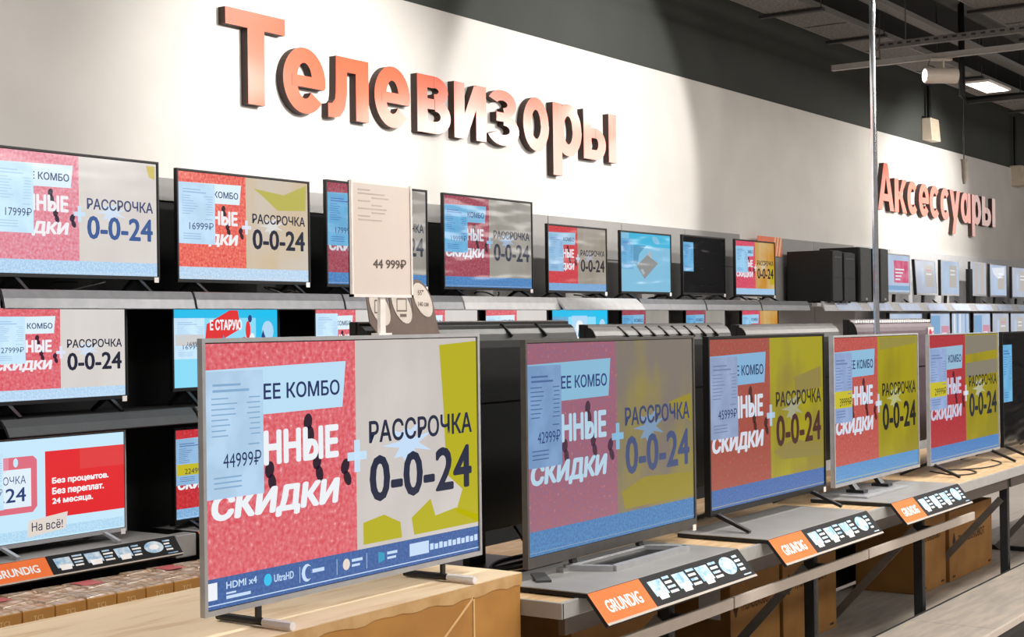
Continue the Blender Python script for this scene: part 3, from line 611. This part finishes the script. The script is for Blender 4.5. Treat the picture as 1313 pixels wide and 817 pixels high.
# ------------------------------------------------------------------ big carton under the nearest television
bc = thing('cardboard_carton', 'huge brown carton with pale wood-printed top under the nearest television', 'carton', (2.3, 2.69, 0))
b = MB(); b.box(0, 1.628, 0, .70, 0, .812, M_CARD); b.build('box_body', bc, bevel=.006)
b = MB(); rnd = random.Random(3); n = 40
top = [(1.632*i/n, -.004-.006*rnd.random()) for i in range(n+1)]
lo = [(x, .80-.010*rnd.random()-.012*(x > 1.2)*rnd.random()) for x, _ in top]
for i in range(n):
    b.poly([(lo[i][0], -.0015, lo[i][1]), (lo[i+1][0], -.0015, lo[i+1][1]), (top[i+1][0], -.002, .826), (top[i][0], -.002, .826)], M_CARDE)
b.box(0, 1.632, -.0012, .705, .8125, .8285, M_PINE); b.build('top_panel', bc)
b = MB()
for p, q in (((1.17, .66), (1.37, .79)), ((1.37, .79), (1.37, .60)), ((1.17, .66), (1.02, .62))):
    b.bar((p[0], -.0012, p[1]), (q[0], -.0012, q[1]), .002, .008, M_INKP, ref=(0, 0, 1))
b.build('tape_outline', bc)
# cables left between the carton and the next television
def cable(label, pts, r=.004, group=None):
    q = MB()
    P = [Vector(p) for p in pts]; out = []
    for i in range(len(P)-1):
        a, b1, c, d = P[max(i-1, 0)], P[i], P[i+1], P[min(i+2, len(P)-1)]
        for k in range(6):
            s = k/6; out.append(.5*((2*b1)+(c-a)*s+(2*a-5*b1+4*c-d)*s*s+(3*b1-a-3*c+d)*s**3))
    out.append(P[-1]); q.tube(out, r, M_CABLE, 6)
    return tag(q.build('power_cable', smooth=True), label, 'cable', group)
zc = .8335
cable('tangled black cable on the rack top between the two nearest televisions', [(4.62, 3.19, .86), (4.60, 3.12, .80), (4.62, 3.05, .75), (4.50, 3.02, .747), (4.30, 3.10, .747), (4.22, 3.02, .75), (4.36, 2.95, .753), (4.58, 2.97, .747), (4.70, 3.05, .75), (4.66, 3.13, .757), (4.44, 3.14, .757), (4.28, 3.05, .757), (4.40, 2.99, .76), (4.62, 3.10, .762), (4.72, 2.98, .75)], .006)
cable('black cable looping on the rack top under the slim television', [(8.45, 2.90, .745), (8.30, 2.70, .745), (8.48, 2.64, .745), (8.62, 2.74, .745), (8.50, 2.84, .748), (8.75, 2.70, .745), (9.1, 2.68, .745), (9.3, 2.80, .745)], .004)

# white sheet holder and icon topper
ph = thing('price_card', 'white price card on a thin white stick above the big silver television', 'price card', (3.41, 2.825, 1.598))
b = MB(); b.box(-.137, .133, -.008, -.002, .118, .447, M_PAPER); h = b.build('card', ph, bevel=.002)
b = MB(); b.box(-.143, -.136, -.011, .002, .112, .452, M_WPLASTIC); b.box(.132, .139, -.011, .002, .112, .452, M_WPLASTIC); b.box(-.143, .139, -.011, .002, .112, .120, M_WPLASTIC); b.box(-.143, .139, -.002, .002, .112, .452, M_WPLASTIC); b.build('holder_frame', ph)
b = MB(); b.box(-.012, .012, -.006, .006, .002, .125, M_WPLASTIC); b.box(-.03, .03, -.015, .015, 0, .006, M_WPLASTIC); b.build('stick', ph)
b = MB(); write(b, '44 999₽', lambda s, u: (-.045+.155*s, -.0086, .198+.028*u), M_PAPERINK, .03); b.build('price_text', h); b = MB()
for i, (u0, u1) in enumerate(((.1, .3), (.1, .55), (.33, .62), (.1, .3), (.33, .50), (.1, .58), (.33, .55), (.1, .3), (.1, .5))):
    b.box(-.137+.27*u0, -.137+.27*u1, -.0086, -.0081, .425-.011*i, .429-.011*i, M_PAPERLINE)
b.build('print_lines', h)
tp = thing('icon_topper', 'taupe card topper with three cream ovals clipped to the dark television back', 'card topper', (3.89, 3.135, 1.585))
b = MB()
prof = [(-.11, 0), (.215, .0), (.20, .035)]
cx = [.115, 0.0, -.115]
for i, c in enumerate(cx):
    zc2 = (.128, .106, .100)[i]
    for a in range(0, 9):
        an = -.10*math.pi+a/8*1.05*math.pi; prof.append((c+.060*math.cos(an)-.38*(.07*math.sin(an)), zc2+.070*math.sin(an)-.01*math.cos(an)))
prof += [(-.165, .05)]
b.prism(prof, 'y', 0, .004, M_TAUPE); body = b.build('card', tp)
b = MB()
for i, c in enumerate(cx):
    zc2 = (.128, .106, .100)[i]
    pts = [(c+.050*math.cos(a)-.38*.058*math.sin(a), zc2+.058*math.sin(a)-.008*math.cos(a)) for a in [k*math.pi/10 for k in range(20)]]
    b.prism(pts[::-1], 'y', -.0015, -.0002, M_TAUPEE)
    if i == 0:
        write(b, '55"', lambda s, u: (c-.028+.03*s, -.002, zc2+.016+.018*u), M_TAUPE, .02); write(b, '140 см', lambda s, u: (c-.026+.056*s, -.002, zc2-.022+.016*u), M_TAUPE, .02)
    else:
        for z, wd in ((.022, .05), (-.018, .05)): b.box(c-.026, c+.024, -.002, -.0016, zc2+z, zc2+z+.005, M_TAUPE)
        b.box(c-.028, c-.024, -.002, -.0016, zc2-.018, zc2+.025, M_TAUPE); b.box(c+.022, c+.026, -.002, -.0016, zc2-.018, zc2+.025, M_TAUPE)
        b.box(c-.010, c+.024, -.002, -.0016, zc2-.036, zc2-.026, M_TAUPE)
b.build('icons', body)

# ------------------------------------------------------------------ row of slim television cartons in the aisle
for i in range(14):
    x0 = 3.09+i*.151
    tk = thing('television_carton', 'slim upright brown carton with film-wrapped top, in the aisle row below the wall', 'carton', (x0, 4.70, 0), 'slim cartons in the aisle')
    b = MB(); b.box(0, .146, 0, .36, 0, .566, M_CARD); bo = b.build('box_body', tk, bevel=.003)
    b = MB(); n = 6
    for k in range(n):
        za = .5668+.006*((k*7+i*3) % 4)/4; b.hexa([(.002, .005+.35*k/n, .5662), (.144, .005+.35*k/n, .5662), (.144, .35*(k+1)/n, .5662), (.002, .35*(k+1)/n, .5662), (.006, .008+.35*k/n, za), (.14, .02+.35*k/n, za+.004), (.14, .35*(k+1)/n, za), (.006, .35*(k+1)/n, za+.003)], M_TAPE)
    if i % 3 == 0: b.box(.02, .12, .22, .32, .574, .5755, M_PINKLBL)
    b.build('film_wrap', tk)
    b = MB(); write(b, 'TCL', lambda s, u: (.046+.054*s, -.0008, .524+.020*u), M_INKP, .02); b.build('printed_text', bo)

# ------------------------------------------------------------------ cartons under the rack
def carton(label, X0, X1, Y0, Y1, z1, text=True, white=False, m=None):
    t = thing('cardboard_carton', label, 'carton', (X0, Y0, .034), 'cartons stored under the rack'); W = X1-X0; m = m or M_CARDD; H = z1-.034
    b = MB(); b.box(0, W, 0, Y1-Y0, 0, H, m); bo = b.build('box_body', t, bevel=.004)
    b = MB()
    if text:
        pts = [(W*.10+.028*math.cos(a)*(.6+.4*math.cos(a*2)**2), H*.56+.05*math.sin(a)) for a in [k*math.pi/8 for k in range(16)]]
        b.prism(pts[::-1], 'y', -.0012, -.0004, M_INK)
        write(b, 'THUNDEROBOT', lambda s, u: (W*.19+W*.62*s, -.001, H*.50+.05*u), M_INK, .02)
    if text: b.build('printed_text', bo)
    for x in (.05, W-.09):
        b = MB(); b.box(x, x+.05, -.001, -.0004, .02, .032, M_INK); b.build('handling_mark', bo)
    b = MB(); b.box(0, W, .48*(Y1-Y0), .52*(Y1-Y0), H, H+.0008, M_CARDE); b.build('tape', bo)
    if white:
        b = MB(); b.box(-.0012, -.0003, .05, .16, H*.45, H*.72, M_WPLASTIC); b.build('white_label', bo)
    return t
carton('dark brown carton under the rack below the nearest brand plinth', 4.76, 5.46, 3.03, 3.37, .60, False)
carton('brown carton under the rack with a white label on its side', 6.07, 6.60, 3.01, 3.37, .56, True, True)
carton('brown printed carton under the rack below the middle brand plinth', 6.64, 7.30, 3.01, 3.36, .58)
carton('printed carton under the rack, left neighbour of the last carton', 8.37, 8.83, 2.94, 3.33, .62)
carton('last printed carton under the rack, at its right end beside the open floor', 8.87, 9.72, 2.93, 3.34, .46)

# ------------------------------------------------------------------ chrome pole
b = MB(); b.tube([(8.06, 3.06, .740), (8.06, 3.06, 4.6)], .017, M_CHROME, 16); b.tube([(8.06, 3.06, .7402), (8.06, 3.06, .752)], .05, M_CHROME, 16)
tag(b.build('chrome_pole', smooth=False), 'tall chrome pole rising from the rack behind the front televisions', 'pole')

# ------------------------------------------------------------------ wall signs, one mesh per letter
def letter_shapes(ch):
    """flat pieces of a heavy sans letter: x 0..1, baseline 0, x-height 1, capitals 1.38, tails -.42"""
    tx, ty, L = .32, .235, []
    rect = lambda a, c, d, e: L.append([(a, d), (c, d), (c, e), (a, e)])
    def arc(cx, cy, rx, ry, a0, a1, wx=tx, wy=ty, n=18):
        o = [(cx+rx*math.cos(math.radians(a0+(a1-a0)*i/n)), cy+ry*math.sin(math.radians(a0+(a1-a0)*i/n))) for i in range(n+1)]
        q = [(cx+(rx-wx)*math.cos(math.radians(a0+(a1-a0)*i/n)), cy+(ry-wy)*math.sin(math.radians(a0+(a1-a0)*i/n))) for i in range(n+1)]
        for i in range(n): L.append([o[i], o[i+1], q[i+1], q[i]])
    if ch == 'Т': rect(0, 1, 1.38-.25, 1.38); rect(.36, .64, 0, 1.2)
    elif ch == 'А':
        L.append([(0, 0), (.26, 0), (.60, 1.38), (.38, 1.38)]); L.append([(1, 0), (.74, 0), (.40, 1.38), (.62, 1.38)]); rect(.2, .8, .27, .48)
    elif ch == 'о': arc(.5, .5, .5, .515, 0, 360, n=36)
    elif ch == 'а': arc(.47, .5, .47, .515, 0, 360, n=36); rect(1-tx*.95, 1, 0, 1)
    elif ch == 'р': arc(.53, .5, .47, .515, 0, 360, n=36); rect(0, tx*.95, -.42, 1)
    elif ch == 'с': arc(.52, .5, .52, .515, 42, 318, n=30)
    elif ch == 'е': arc(.5, .5, .5, .515, -8, 322, n=34); rect(.2, .97, .40, .575)
    elif ch == 'л':
        rect(.2, 1, 1-ty, 1); rect(1-tx, 1, 0, 1); L.append([(.2, 1), (.2+tx*.85, 1), (.2+tx*.80, .40), (.185, .40)])
        L.append([(.185, .40), (.2+tx*.80, .40), (.40, .16), (.28, .03), (.14, 0), (0, 0), (0, .22), (.10, .23), (.165, .30)])
    elif ch == 'в':
        rect(0, tx*.95, 0, 1); rect(.1, .5, 1-.21, 1); rect(.1, .55, .42, .60); rect(.1, .52, 0, .21)
        arc(.5, .745, .43, .255, -90, 90, .29, .20, 14); arc(.52, .30, .48, .30, -90, 90, .31, .21, 14)
    elif ch == 'и': rect(0, tx, 0, 1); rect(1-tx, 1, 0, 1); L.append([(tx-.04, .02), (tx+.06, .02), (1-tx+.04, .62), (1-tx+.04, .98), (1-tx-.06, .98), (tx-.04, .38)])
    elif ch == 'з':
        arc(.46, .755, .46, .26, -80, 158, .29, .19, 18); arc(.48, .275, .52, .29, -158, 88, .31, .20, 18); rect(.26, .56, .43, .60)
    elif ch == 'ы':
        rect(0, .235, 0, 1); rect(1-.235, 1, 0, 1); rect(.1, .36, .44, .64); rect(.1, .36, 0, .20); arc(.36, .32, .31, .32, -90, 90, .235, .20, 14)
    elif ch == 'к':
        rect(0, tx, 0, 1); L.append([(tx-.05, .38), (.64, 1), (1, 1), (.42, .40)]); L.append([(tx-.02, .62), (.52, .62), (1, 0), (.65, 0)])
    elif ch == 'у':
        L.append([(0, 1), (.33, 1), (.64, .18), (.38, 0)]); L.append([(1, 1), (.68, 1), (.20, -.42), (.52, -.42)])
    return L
def sign(label, text, spans, zb, zx, loc):
    t = thing('wall_sign', label, 'sign', loc)
    for ch, (xa, xb) in zip(text, spans):
        q = MB()
        for n_, pts in enumerate(letter_shapes(ch)):
            q.prism([(xa+(xb-xa)*x-loc[0], zb+(zx-zb)*y-loc[2]) for x, y in pts], 'y', -.00008*n_, .051, M_LETTERSIDE, M_LETTER)
        q.build('letter', t)
    return t
S1 = [(5.42, 5.86), (5.84, 6.18), (6.20, 6.55), (6.60, 6.93), (7.0, 7.33), (7.37, 7.71), (7.73, 8.08), (8.13, 8.44), (8.49, 8.86), (8.89, 9.34)]
S2 = [(14.58, 15.04), (15.06, 15.43), (15.44, 15.76), (15.8, 16.13), (16.15, 16.48), (16.51, 16.83), (16.84, 17.21), (17.23, 17.59), (17.64, 18.0), (18.04, 18.58)]
k_ = 5.53/5.5
S1 = [(a*k_, c*k_) for a, c in S1]; S2 = [(a*k_, c*k_) for a, c in S2]
sign('big orange lettering on the white wall above the televisions', 'Телевизоры', S1, 2.803, 3.155, (5.45, 5.53, 2.80))
sign('orange lettering on the far white wall above the monitors', 'Аксессуары', S2, 2.77, 3.126, (14.66, 5.53, 2.765))

# ------------------------------------------------------------------ accessories shelving
ap = thing('back_panelling', 'pale back panelling on the far wall behind the computer cases and monitors', 'wall panelling', (12.0, 5.3, 0))
for i in range(10):
    q = MB(); q.box(-.05+i*.985, .928+i*.985, .2055, .275, 0, 2.368, M_PANELG if i < 2 else mat('pale_back_panel', (196, 196, 198), .6)); q.build('panel', ap, bevel=.004)
ac = thing('wall_shelf', 'upper far shelf with a pale label rail carrying computer cases and monitors', 'shelf', (12.0, 5.3, 0))
q = MB(); q.box(.06, 9.8, -.19, .2, 1.757, 1.785, M_RAILW); q.build('shelf_board', ac)
q = MB(); q.prism([(-.19, 1.80), (-.20, 1.795), (-.225, 1.715), (-.215, 1.715), (-.185, 1.79)], 'x', .15, 9.8, M_RAILW); rr = q.build('price_rail', ac)
for i in range(11):
    q = MB(); x = .40+i*.80; q.poly([(x, -.2055, 1.788), (x+.06, -.2265, 1.722), (x+.62, -.2265, 1.722), (x+.56, -.2055, 1.788)], mat('pale_blue_label', (188, 200, 224), .5)); q.build('price_label', rr)
lw = thing('wall_shelf', 'lower far shelf carrying the second row of monitors', 'shelf', (12.0, 5.3, 0))
q = MB(); q.box(.06, 9.8, -.19, .2, 1.20, 1.23, M_RAILW); q.build('shelf_board', lw)
q = MB(); q.box(0, 9.74, -.19, .2, 0, .66, M_RAILW)
tag(q.build('base_cabinet', loc=(12.06, 5.3, 0), bevel=.004), 'white base cabinet at the far wall below the monitors', 'cabinet')

def pc_case(label, X0, X1, Y0, D, z1, front, knob=False):
    t = thing('computer_case', label, 'computer case', ((X0+X1)/2, Y0, 1.785), 'computer cases on the far shelf'); W = X1-X0; H = z1-1.785
    b = MB(); b.box(-W/2, W/2, .02, D, .012, H, M_CASE); b.build('case', t, bevel=.005)
    b = MB(); b.box(-W/2+.005, W/2-.005, 0, .019, .018, H-.006, front); f = b.build('front_panel', t, bevel=.004)
    b = MB(); b.box(-.02, .02, -.003, -.0004, .03, .05, M_SILVERP) if knob else b.box(-W/2+.02, W/2-.02, -.003, -.0004, H*.48, H*.485, M_BLACK); b.box(-W/2+.03, W/2-.03, -.003, -.0004, H*.86, H*.88, M_GRAPH); b.build('badge', f)
    for x in (-W/2+.03, W/2-.03):
        for y in (.05, D-.05):
            b = MB(); b.tube([(x, y, 0), (x, y, .0125)], .014, M_BLACK, 8); b.build('foot', t)
    return t
pc_case('black computer case with broad side, nearest of the four on the far shelf', 12.20, 12.42, 5.02, .43, 2.245, M_CASEF)
pc_case('black mesh-fronted computer case, second of the four on the far shelf', 12.46, 12.72, 5.02, .43, 2.235, M_CASEF)
pc_case('taller charcoal computer case with a small silver badge, third of the four', 12.95, 13.22, 5.06, .40, 2.30, M_CASEG, True)
pc_case('charcoal computer case half behind the chrome pole', 13.46, 13.66, 5.06, .40, 2.305, M_CASEG, True)

MC = dict(a=glow('mon_blue', (176, 194, 218), (188, 204, 226), scale=3, rough=.12), b=glow('mon_grey', (176, 184, 200), (186, 192, 206), scale=3, rough=.12), k=glow('mon_warm', (188, 182, 176), rough=.12), p=glow('mon_pink', (204, 82, 116), (214, 120, 148), scale=9), w=glow('mon_white', (226, 230, 238)), d=glow('mon_sky', (130, 168, 206)), r=glow('mon_rose', (206, 148, 168)))
def mon_pic(kind):
    def f(pc):
        pc.q(0, 1, 0, 1, MC['b'] if kind in (1, 3, 5) else MC['a'])
        if kind == 0:
            pc.q(.30, .96, .14, .74, MC['p'], 2)
            for i in range(4): pc.q(.36, .36+.4-.06*i, .36+.09*i, .40+.09*i, MC['w'], 3)
            pc.q(0, 1, .82, .94, MC['d'], 2)
        elif kind in (1, 2, 4, 5):
            pc.q(.46, .88, .12, .80, MC['k'], 2); pc.q(.30, .42, .22, .72, MC['a'], 2); pc.q(.52, .80, .26, .30, MC['r'] if kind == 1 else MC['w'], 3); pc.q(.52, .80, .38, .42, MC['w'], 3)
            if kind == 4: pc.poly([(.1, .1), (.9, .05), (.9, .3), (.5, .45), (.2, .3)], MC['w'], 3)
        elif kind == 3:
            pc.q(.25, .45, 0, 1, MC['k'], 2); pc.q(.6, .9, 0, 1, MC['k'], 2)
        elif kind == 6:
            pc.q(0, .5, .05, .9, MC['d'], 2); pc.q(.55, .97, .35, .95, MC['r'], 2); pc.q(.60, .85, .55, .60, MC['w'], 3); pc.q(.60, .80, .66, .70, MC['w'], 3)
        elif kind == 7:
            for i in range(5): pc.q(.12+.16*i, .2+.16*i, 0, 1, (MC['w'], MC['d'], MC['w'], MC['a'], MC['d'])[i], 2)
    return f
def monitor(label, X0, X1, z0, z1, zbase, kind, rotz=0, tilt=0, frame=M_SILVERP):
    W = X1-X0; H = z1-z0; lift = z0-zbase
    t = thing('monitor', label, 'monitor', ((X0+X1)/2, 5.22, zbase), 'computer monitors on the far shelving', rotz)
    b = MB(); e = .012
    b.box(-W/2, W/2, .004, .035, lift, lift+H, M_BLACK); b.box(-W/2, -W/2+e, 0, .0038, lift, lift+H, frame); b.box(W/2-e, W/2, 0, .0038, lift, lift+H, frame)
    b.box(-W/2+e, W/2-e, 0, .0038, lift+H-e, lift+H, frame); b.box(-W/2+e, W/2-e, 0, .0038, lift, lift+e*1.6, frame); h = b.build('housing', t); h.rotation_euler = (tilt, 0, 0)
    pc = Pic(-W/2+e, W/2-e, lift+e*1.6, lift+H-e); mon_pic(kind)(pc); p = pc.b.build('picture', h); p.location = (0, .0036, 0)
    b = MB(); b.bar((0, .06, .01), (0, .045, lift+H*.4), .05, .02, M_BLACK, ref=(0, 1, 0)); b.box(-.11, .11, -.05, .12, 0, .012, M_BLACK); b.build('stand', t)
    b = MB(); b.tube([(.1, .02, .02), (.16, -.04, .01), (.2, .02, .05), (.26, -.02, .01), (.3, .04, .03)], .006, M_CABLE, 6); b.build('cable', t)
    return t
for i, (lab, xa, xb, z0, z1, k, rz) in enumerate([
    ('monitor with pink panel picture on the upper far shelf beside the pole', 14.05, 14.70, 1.885, 2.285, 0, 0),
    ('tilted monitor second from the chrome pole on the upper far shelf', 14.92, 15.55, 1.885, 2.255, 1, 0),
    ('pale blue monitor third from the chrome pole on the upper far shelf', 15.66, 16.26, 1.885, 2.268, 2, 0),
    ('monitor with vertical grey bands right of the black upright stand', 16.68, 17.24, 1.89, 2.278, 3, 0),
    ('monitor with cloudy white picture on the upper far shelf', 17.40, 18.05, 1.885, 2.272, 4, 0),
    ('monitor farthest right on the upper far shelf', 18.28, 18.95, 1.875, 2.262, 5, 0)]):
    monitor(lab, xa, xb, z0, z1, 1.785, k, 0, -.06 if i == 1 else 0)
for i, (lab, xa, xb, k) in enumerate([
    ('monitor on the lower far shelf just right of the chrome pole', 14.10, 15.05, 2), ('monitor on the lower far shelf with a rose panel', 15.30, 15.93, 6), ('monitor on the lower far shelf with dark and silver bands', 15.99, 16.60, 7),
    ('monitor on the lower far shelf with a rose panel, second of two', 16.75, 17.38, 6), ('plain pale monitor on the lower far shelf', 17.46, 18.12, 1), ('monitor farthest right on the lower far shelf', 18.19, 18.80, 5)]):
    monitor(lab, xa, xb, 1.30, 1.70, 1.23, k)
b = MB(); b.box(-.06, .06, -.02, .10, 0, .012, M_BLACK); b.box(-.045, .045, 0, .05, .012, .40, M_BLACK); b.box(.045, .075, .01, .04, .24, .26, M_BLACK)
o = tag(b.build('upright_stand', loc=(16.47, 5.15, 1.785), bevel=.004), 'black upright monitor stand without a screen between two monitors', 'monitor stand')
b = MB(); b.box(-.08, .08, 0, .14, 0, .34, M_BLACK); b.prism([(.05*math.cos(a), .10+.05*math.sin(a)) for a in [k*math.pi/8 for k in range(16)]], 'y', -.004, -.0005, M_GRAPH)
tag(b.build('loudspeaker', loc=(19.12, 5.12, 1.785), bevel=.006), 'black desktop loudspeaker at the right end of the upper far shelf', 'loudspeaker')
b = MB(); b.box(0, .50, 0, .003, 0, .17, M_CORAL)
for i in range(3): b.poly([(.30+.06*i, -.0006, 0), (.33+.06*i, -.0006, 0), (.38+.06*i, -.0006, .17), (.35+.06*i, -.0006, .17)], M_CORALS)
tag(b.build('promo_poster', loc=(11.70, 5.495, 2.20)), 'small coral poster with pale stripes behind the amber television', 'poster')

# ------------------------------------------------------------------ overhead fittings
def ytrack(label, X, z, Y0, Y1, wd, ht, m, rods, holes=False, name='track'):
    t = thing(name, label, 'ceiling track', (X, Y1, z)); L = Y1-Y0
    b = MB(); b.box(-wd/2, wd/2, -L, 0, 0, .004, m); b.box(-wd/2, -wd/2+.004, -L, 0, .0042, ht, m); b.box(wd/2-.004, wd/2, -L, 0, .0042, ht, m); b.box(-wd/2, wd/2, -.004, 0, .0042, ht, m)
    if holes:
        for i in range(int(L/.07)): b.box(-wd/2-.001, -wd/2-.0002, -.05-i*.07, -.015-i*.07, ht*.45, ht*.75, M_BLACK)
    b.build('rail', t)
    for y in rods:
        b = MB(); b.tube([(0, y-Y1, ht), (0, y-Y1, 4.6-z)], .005, M_ROUTE, 6); b.build('hanger_rod', t)
    return t
ytrack('thin grey lighting track running out from above the wall, lower of two at top right', 11.64, 3.70, -2.0, 4.77, .05, .045, mat('grey_track', (150, 147, 142), .5), (4.36, 2.9, 1.5))
ytrack('slotted steel channel across the ceiling, upper of two at top right', 10.96, 3.70, -2.0, 4.11, .05, .05, M_TRAY, (3.9, 2.8, 2.0), True, 'steel_channel')
def xtray(label, X0, X1, Y0, Y1, z, ht, m, side, step, lit=None, name='cable_tray'):
    t = thing(name, label, 'cable tray', (X0, Y0, z)); L = X1-X0; D = Y1-Y0
    b = MB(); n = int(L/step)
    for i in range(n):
        x0 = i*step+.02; x1 = (i+1)*step-.02
        if lit is not None and x0+X0 < lit < x1+X0:
            continue
        b.box(x0, x1, .02, D-.02, 0, .006, m)
    b.build('panels', t)
    b = MB(); b.box(0, L, 0, .018, 0, ht, side); b.box(0, L, D-.018, D, 0, ht, side); b.build('side_rails', t)
    for i in range(0, n+1, 2):
        b = MB(); b.box(i*step-.03, i*step+.03, -.06, D+.06, -.025, -.002, M_BLACKM); b.tube([(i*step, -.04, -.02), (i*step, -.04, 4.6-z)], .005, M_ROUTE, 6); b.build('cross_bracket', t)
    return t
xtray('long perforated cable tray under the ceiling along the dark wall', 6.6, 19.8, 4.45, 4.85, 4.0, .05, M_TRAYL, M_TRAY, .66)
xtray('broad cable tray at the top right corner of the ceiling', 10.0, 18.0, 3.08, 3.50, 4.0, .06, M_TRAYL, M_TRAY, .70)
b = MB(); b.tube([(7, 4.05, 4.35), (24, 4.05, 4.35)], .075, M_ROUTE, 14); tag(b.build('ceiling_pipe', smooth=True), 'grey round duct running under the ceiling beside the long tray', 'pipe')
b = MB(); b.tube([(8, 3.62, 4.25), (24, 3.62, 4.25)], .03, M_ROUTE, 10); tag(b.build('ceiling_pipe', smooth=True), 'thin steel pipe under the ceiling between the two trays', 'pipe')
b = MB(); b.box(9, 24, 4.18, 4.30, 4.12, 4.16, M_TRAY); tag(b.build('steel_channel', bevel=.004), 'narrow steel channel hanging beside the lit panel', 'steel channel')
lp2 = thing('ceiling_panel_light', 'square lit panel light glowing among the trays at top right', 'ceiling light', (15.0, 4.5, 3.95))
b = MB(); b.box(-.36, .36, -.13, .13, .008, .03, M_WPLASTIC); b.build('frame', lp2); b = MB(); b.box(-.34, .34, -.11, .11, .004, .0078, M_LAMPON); b.build('diffuser', lp2)
b = MB(); b.tube([(-.3, 0, .03), (-.3, 0, .65)], .004, M_ROUTE, 6); b.tube([(.3, 0, .03), (.3, 0, .65)], .004, M_ROUTE, 6); b.build('hanger_rod', lp2)
sp = thing('spotlight', 'white cylinder track spotlight shining at the wall, top right', 'spotlight', (11.64, 3.86, 3.70), None, math.radians(40))
b = MB(); b.tube([(0, -.13, -.135), (0, .13, -.135)], .062, M_BEIGE, 24); c = b.build('cylinder', sp)
b = MB(); b.tube([(0, .131, -.135), (0, .134, -.135)], .050, M_LAMPON, 24); b.build('lens', c)
b = MB(); b.bar((0, -.02, -.075), (0, -.02, -.001), .03, .012, M_BEIGE, ref=(0, 1, 0)); b.box(-.02, .02, -.09, .09, -.016, -.001, M_BEIGE); b.build('bracket', sp)
b = MB(); pts = [(0, .09, -.016), (.01, .10, -.05), (.01, .06, -.06), (0, .04, -.074)]; b.tube(pts, .004, M_CABLE, 6); b.build('wire', sp)
spot((11.54, 3.98, 3.565), (10.3, 5.58, 3.4), 8, 60, .5)
b = MB(); b.tube([(12.55, 3.98, 4.6), (12.55, 3.98, 3.53), (12.55, 3.93, 3.48), (12.55, 2.4, 3.48)], .028, M_BLACK, 10); tag(b.build('black_pipe', smooth=True), 'black pipe with an elbow below the spotlight', 'pipe')
ws = thing('wall_loudspeaker', 'cream box loudspeaker on the dark upper wall at top right', 'loudspeaker', (16.35, 5.60, 3.63))
b = MB(); b.hexa([(-.13, -.12, 0), (.15, -.12, 0), (.16, 0, 0), (-.14, 0, 0), (-.13, -.10, .25), (.15, -.10, .25), (.16, 0, .25), (-.14, 0, .25)], M_SPEAKER); b.build('cabinet', ws, bevel=.008)
b = MB(); b.poly([(-.11, -.121, .015), (.13, -.121, .015), (.13, -.1035, .235), (-.11, -.1035, .235)], mat('cream_grille', (188, 172, 150), .8)); b.build('grille', ws)
b = MB(); b.tube([(-.02, -.05, .24), (-.02, -.05, .62)], .028, M_BLACK, 10); b.build('conduit', ws)
hs = thing('wall_loudspeaker', 'cream loudspeaker on the dark upper wall at the right edge', 'loudspeaker', (19.75, 5.60, 3.36))
b = MB(); b.hexa([(-.17, -.20, 0), (.13, -.20, 0), (.15, 0, 0), (-.19, 0, 0), (-.17, -.15, .26), (.13, -.15, .26), (.15, 0, .26), (-.19, 0, .26)], M_SPEAKER); b.build('cabinet', hs, bevel=.008)
b = MB(); b.tube([(-.1, -.05, .26), (-.1, -.05, .9)], .02, M_BLACK, 10); b.build('conduit', hs)
hp = thing('hanging_microphone', 'grey tapered paddle hanging on a thin black cord in front of the far wall', 'hanging sensor', (13.9, 4.4, 2.9))
b = MB(); b.tube([(0, 0, .23), (0, 0, 1.7)], .006, M_BLACK, 6); b.build('cord', hp)
b = MB(); b.tube([(0, 0, 0), (0, 0, .02), (0, 0, .06), (0, 0, .20), (0, 0, .225), (0, 0, .232)], .012, mat('paddle_grey', (150, 140, 128), .6), 12, True, .036); b.build('paddle', hp)
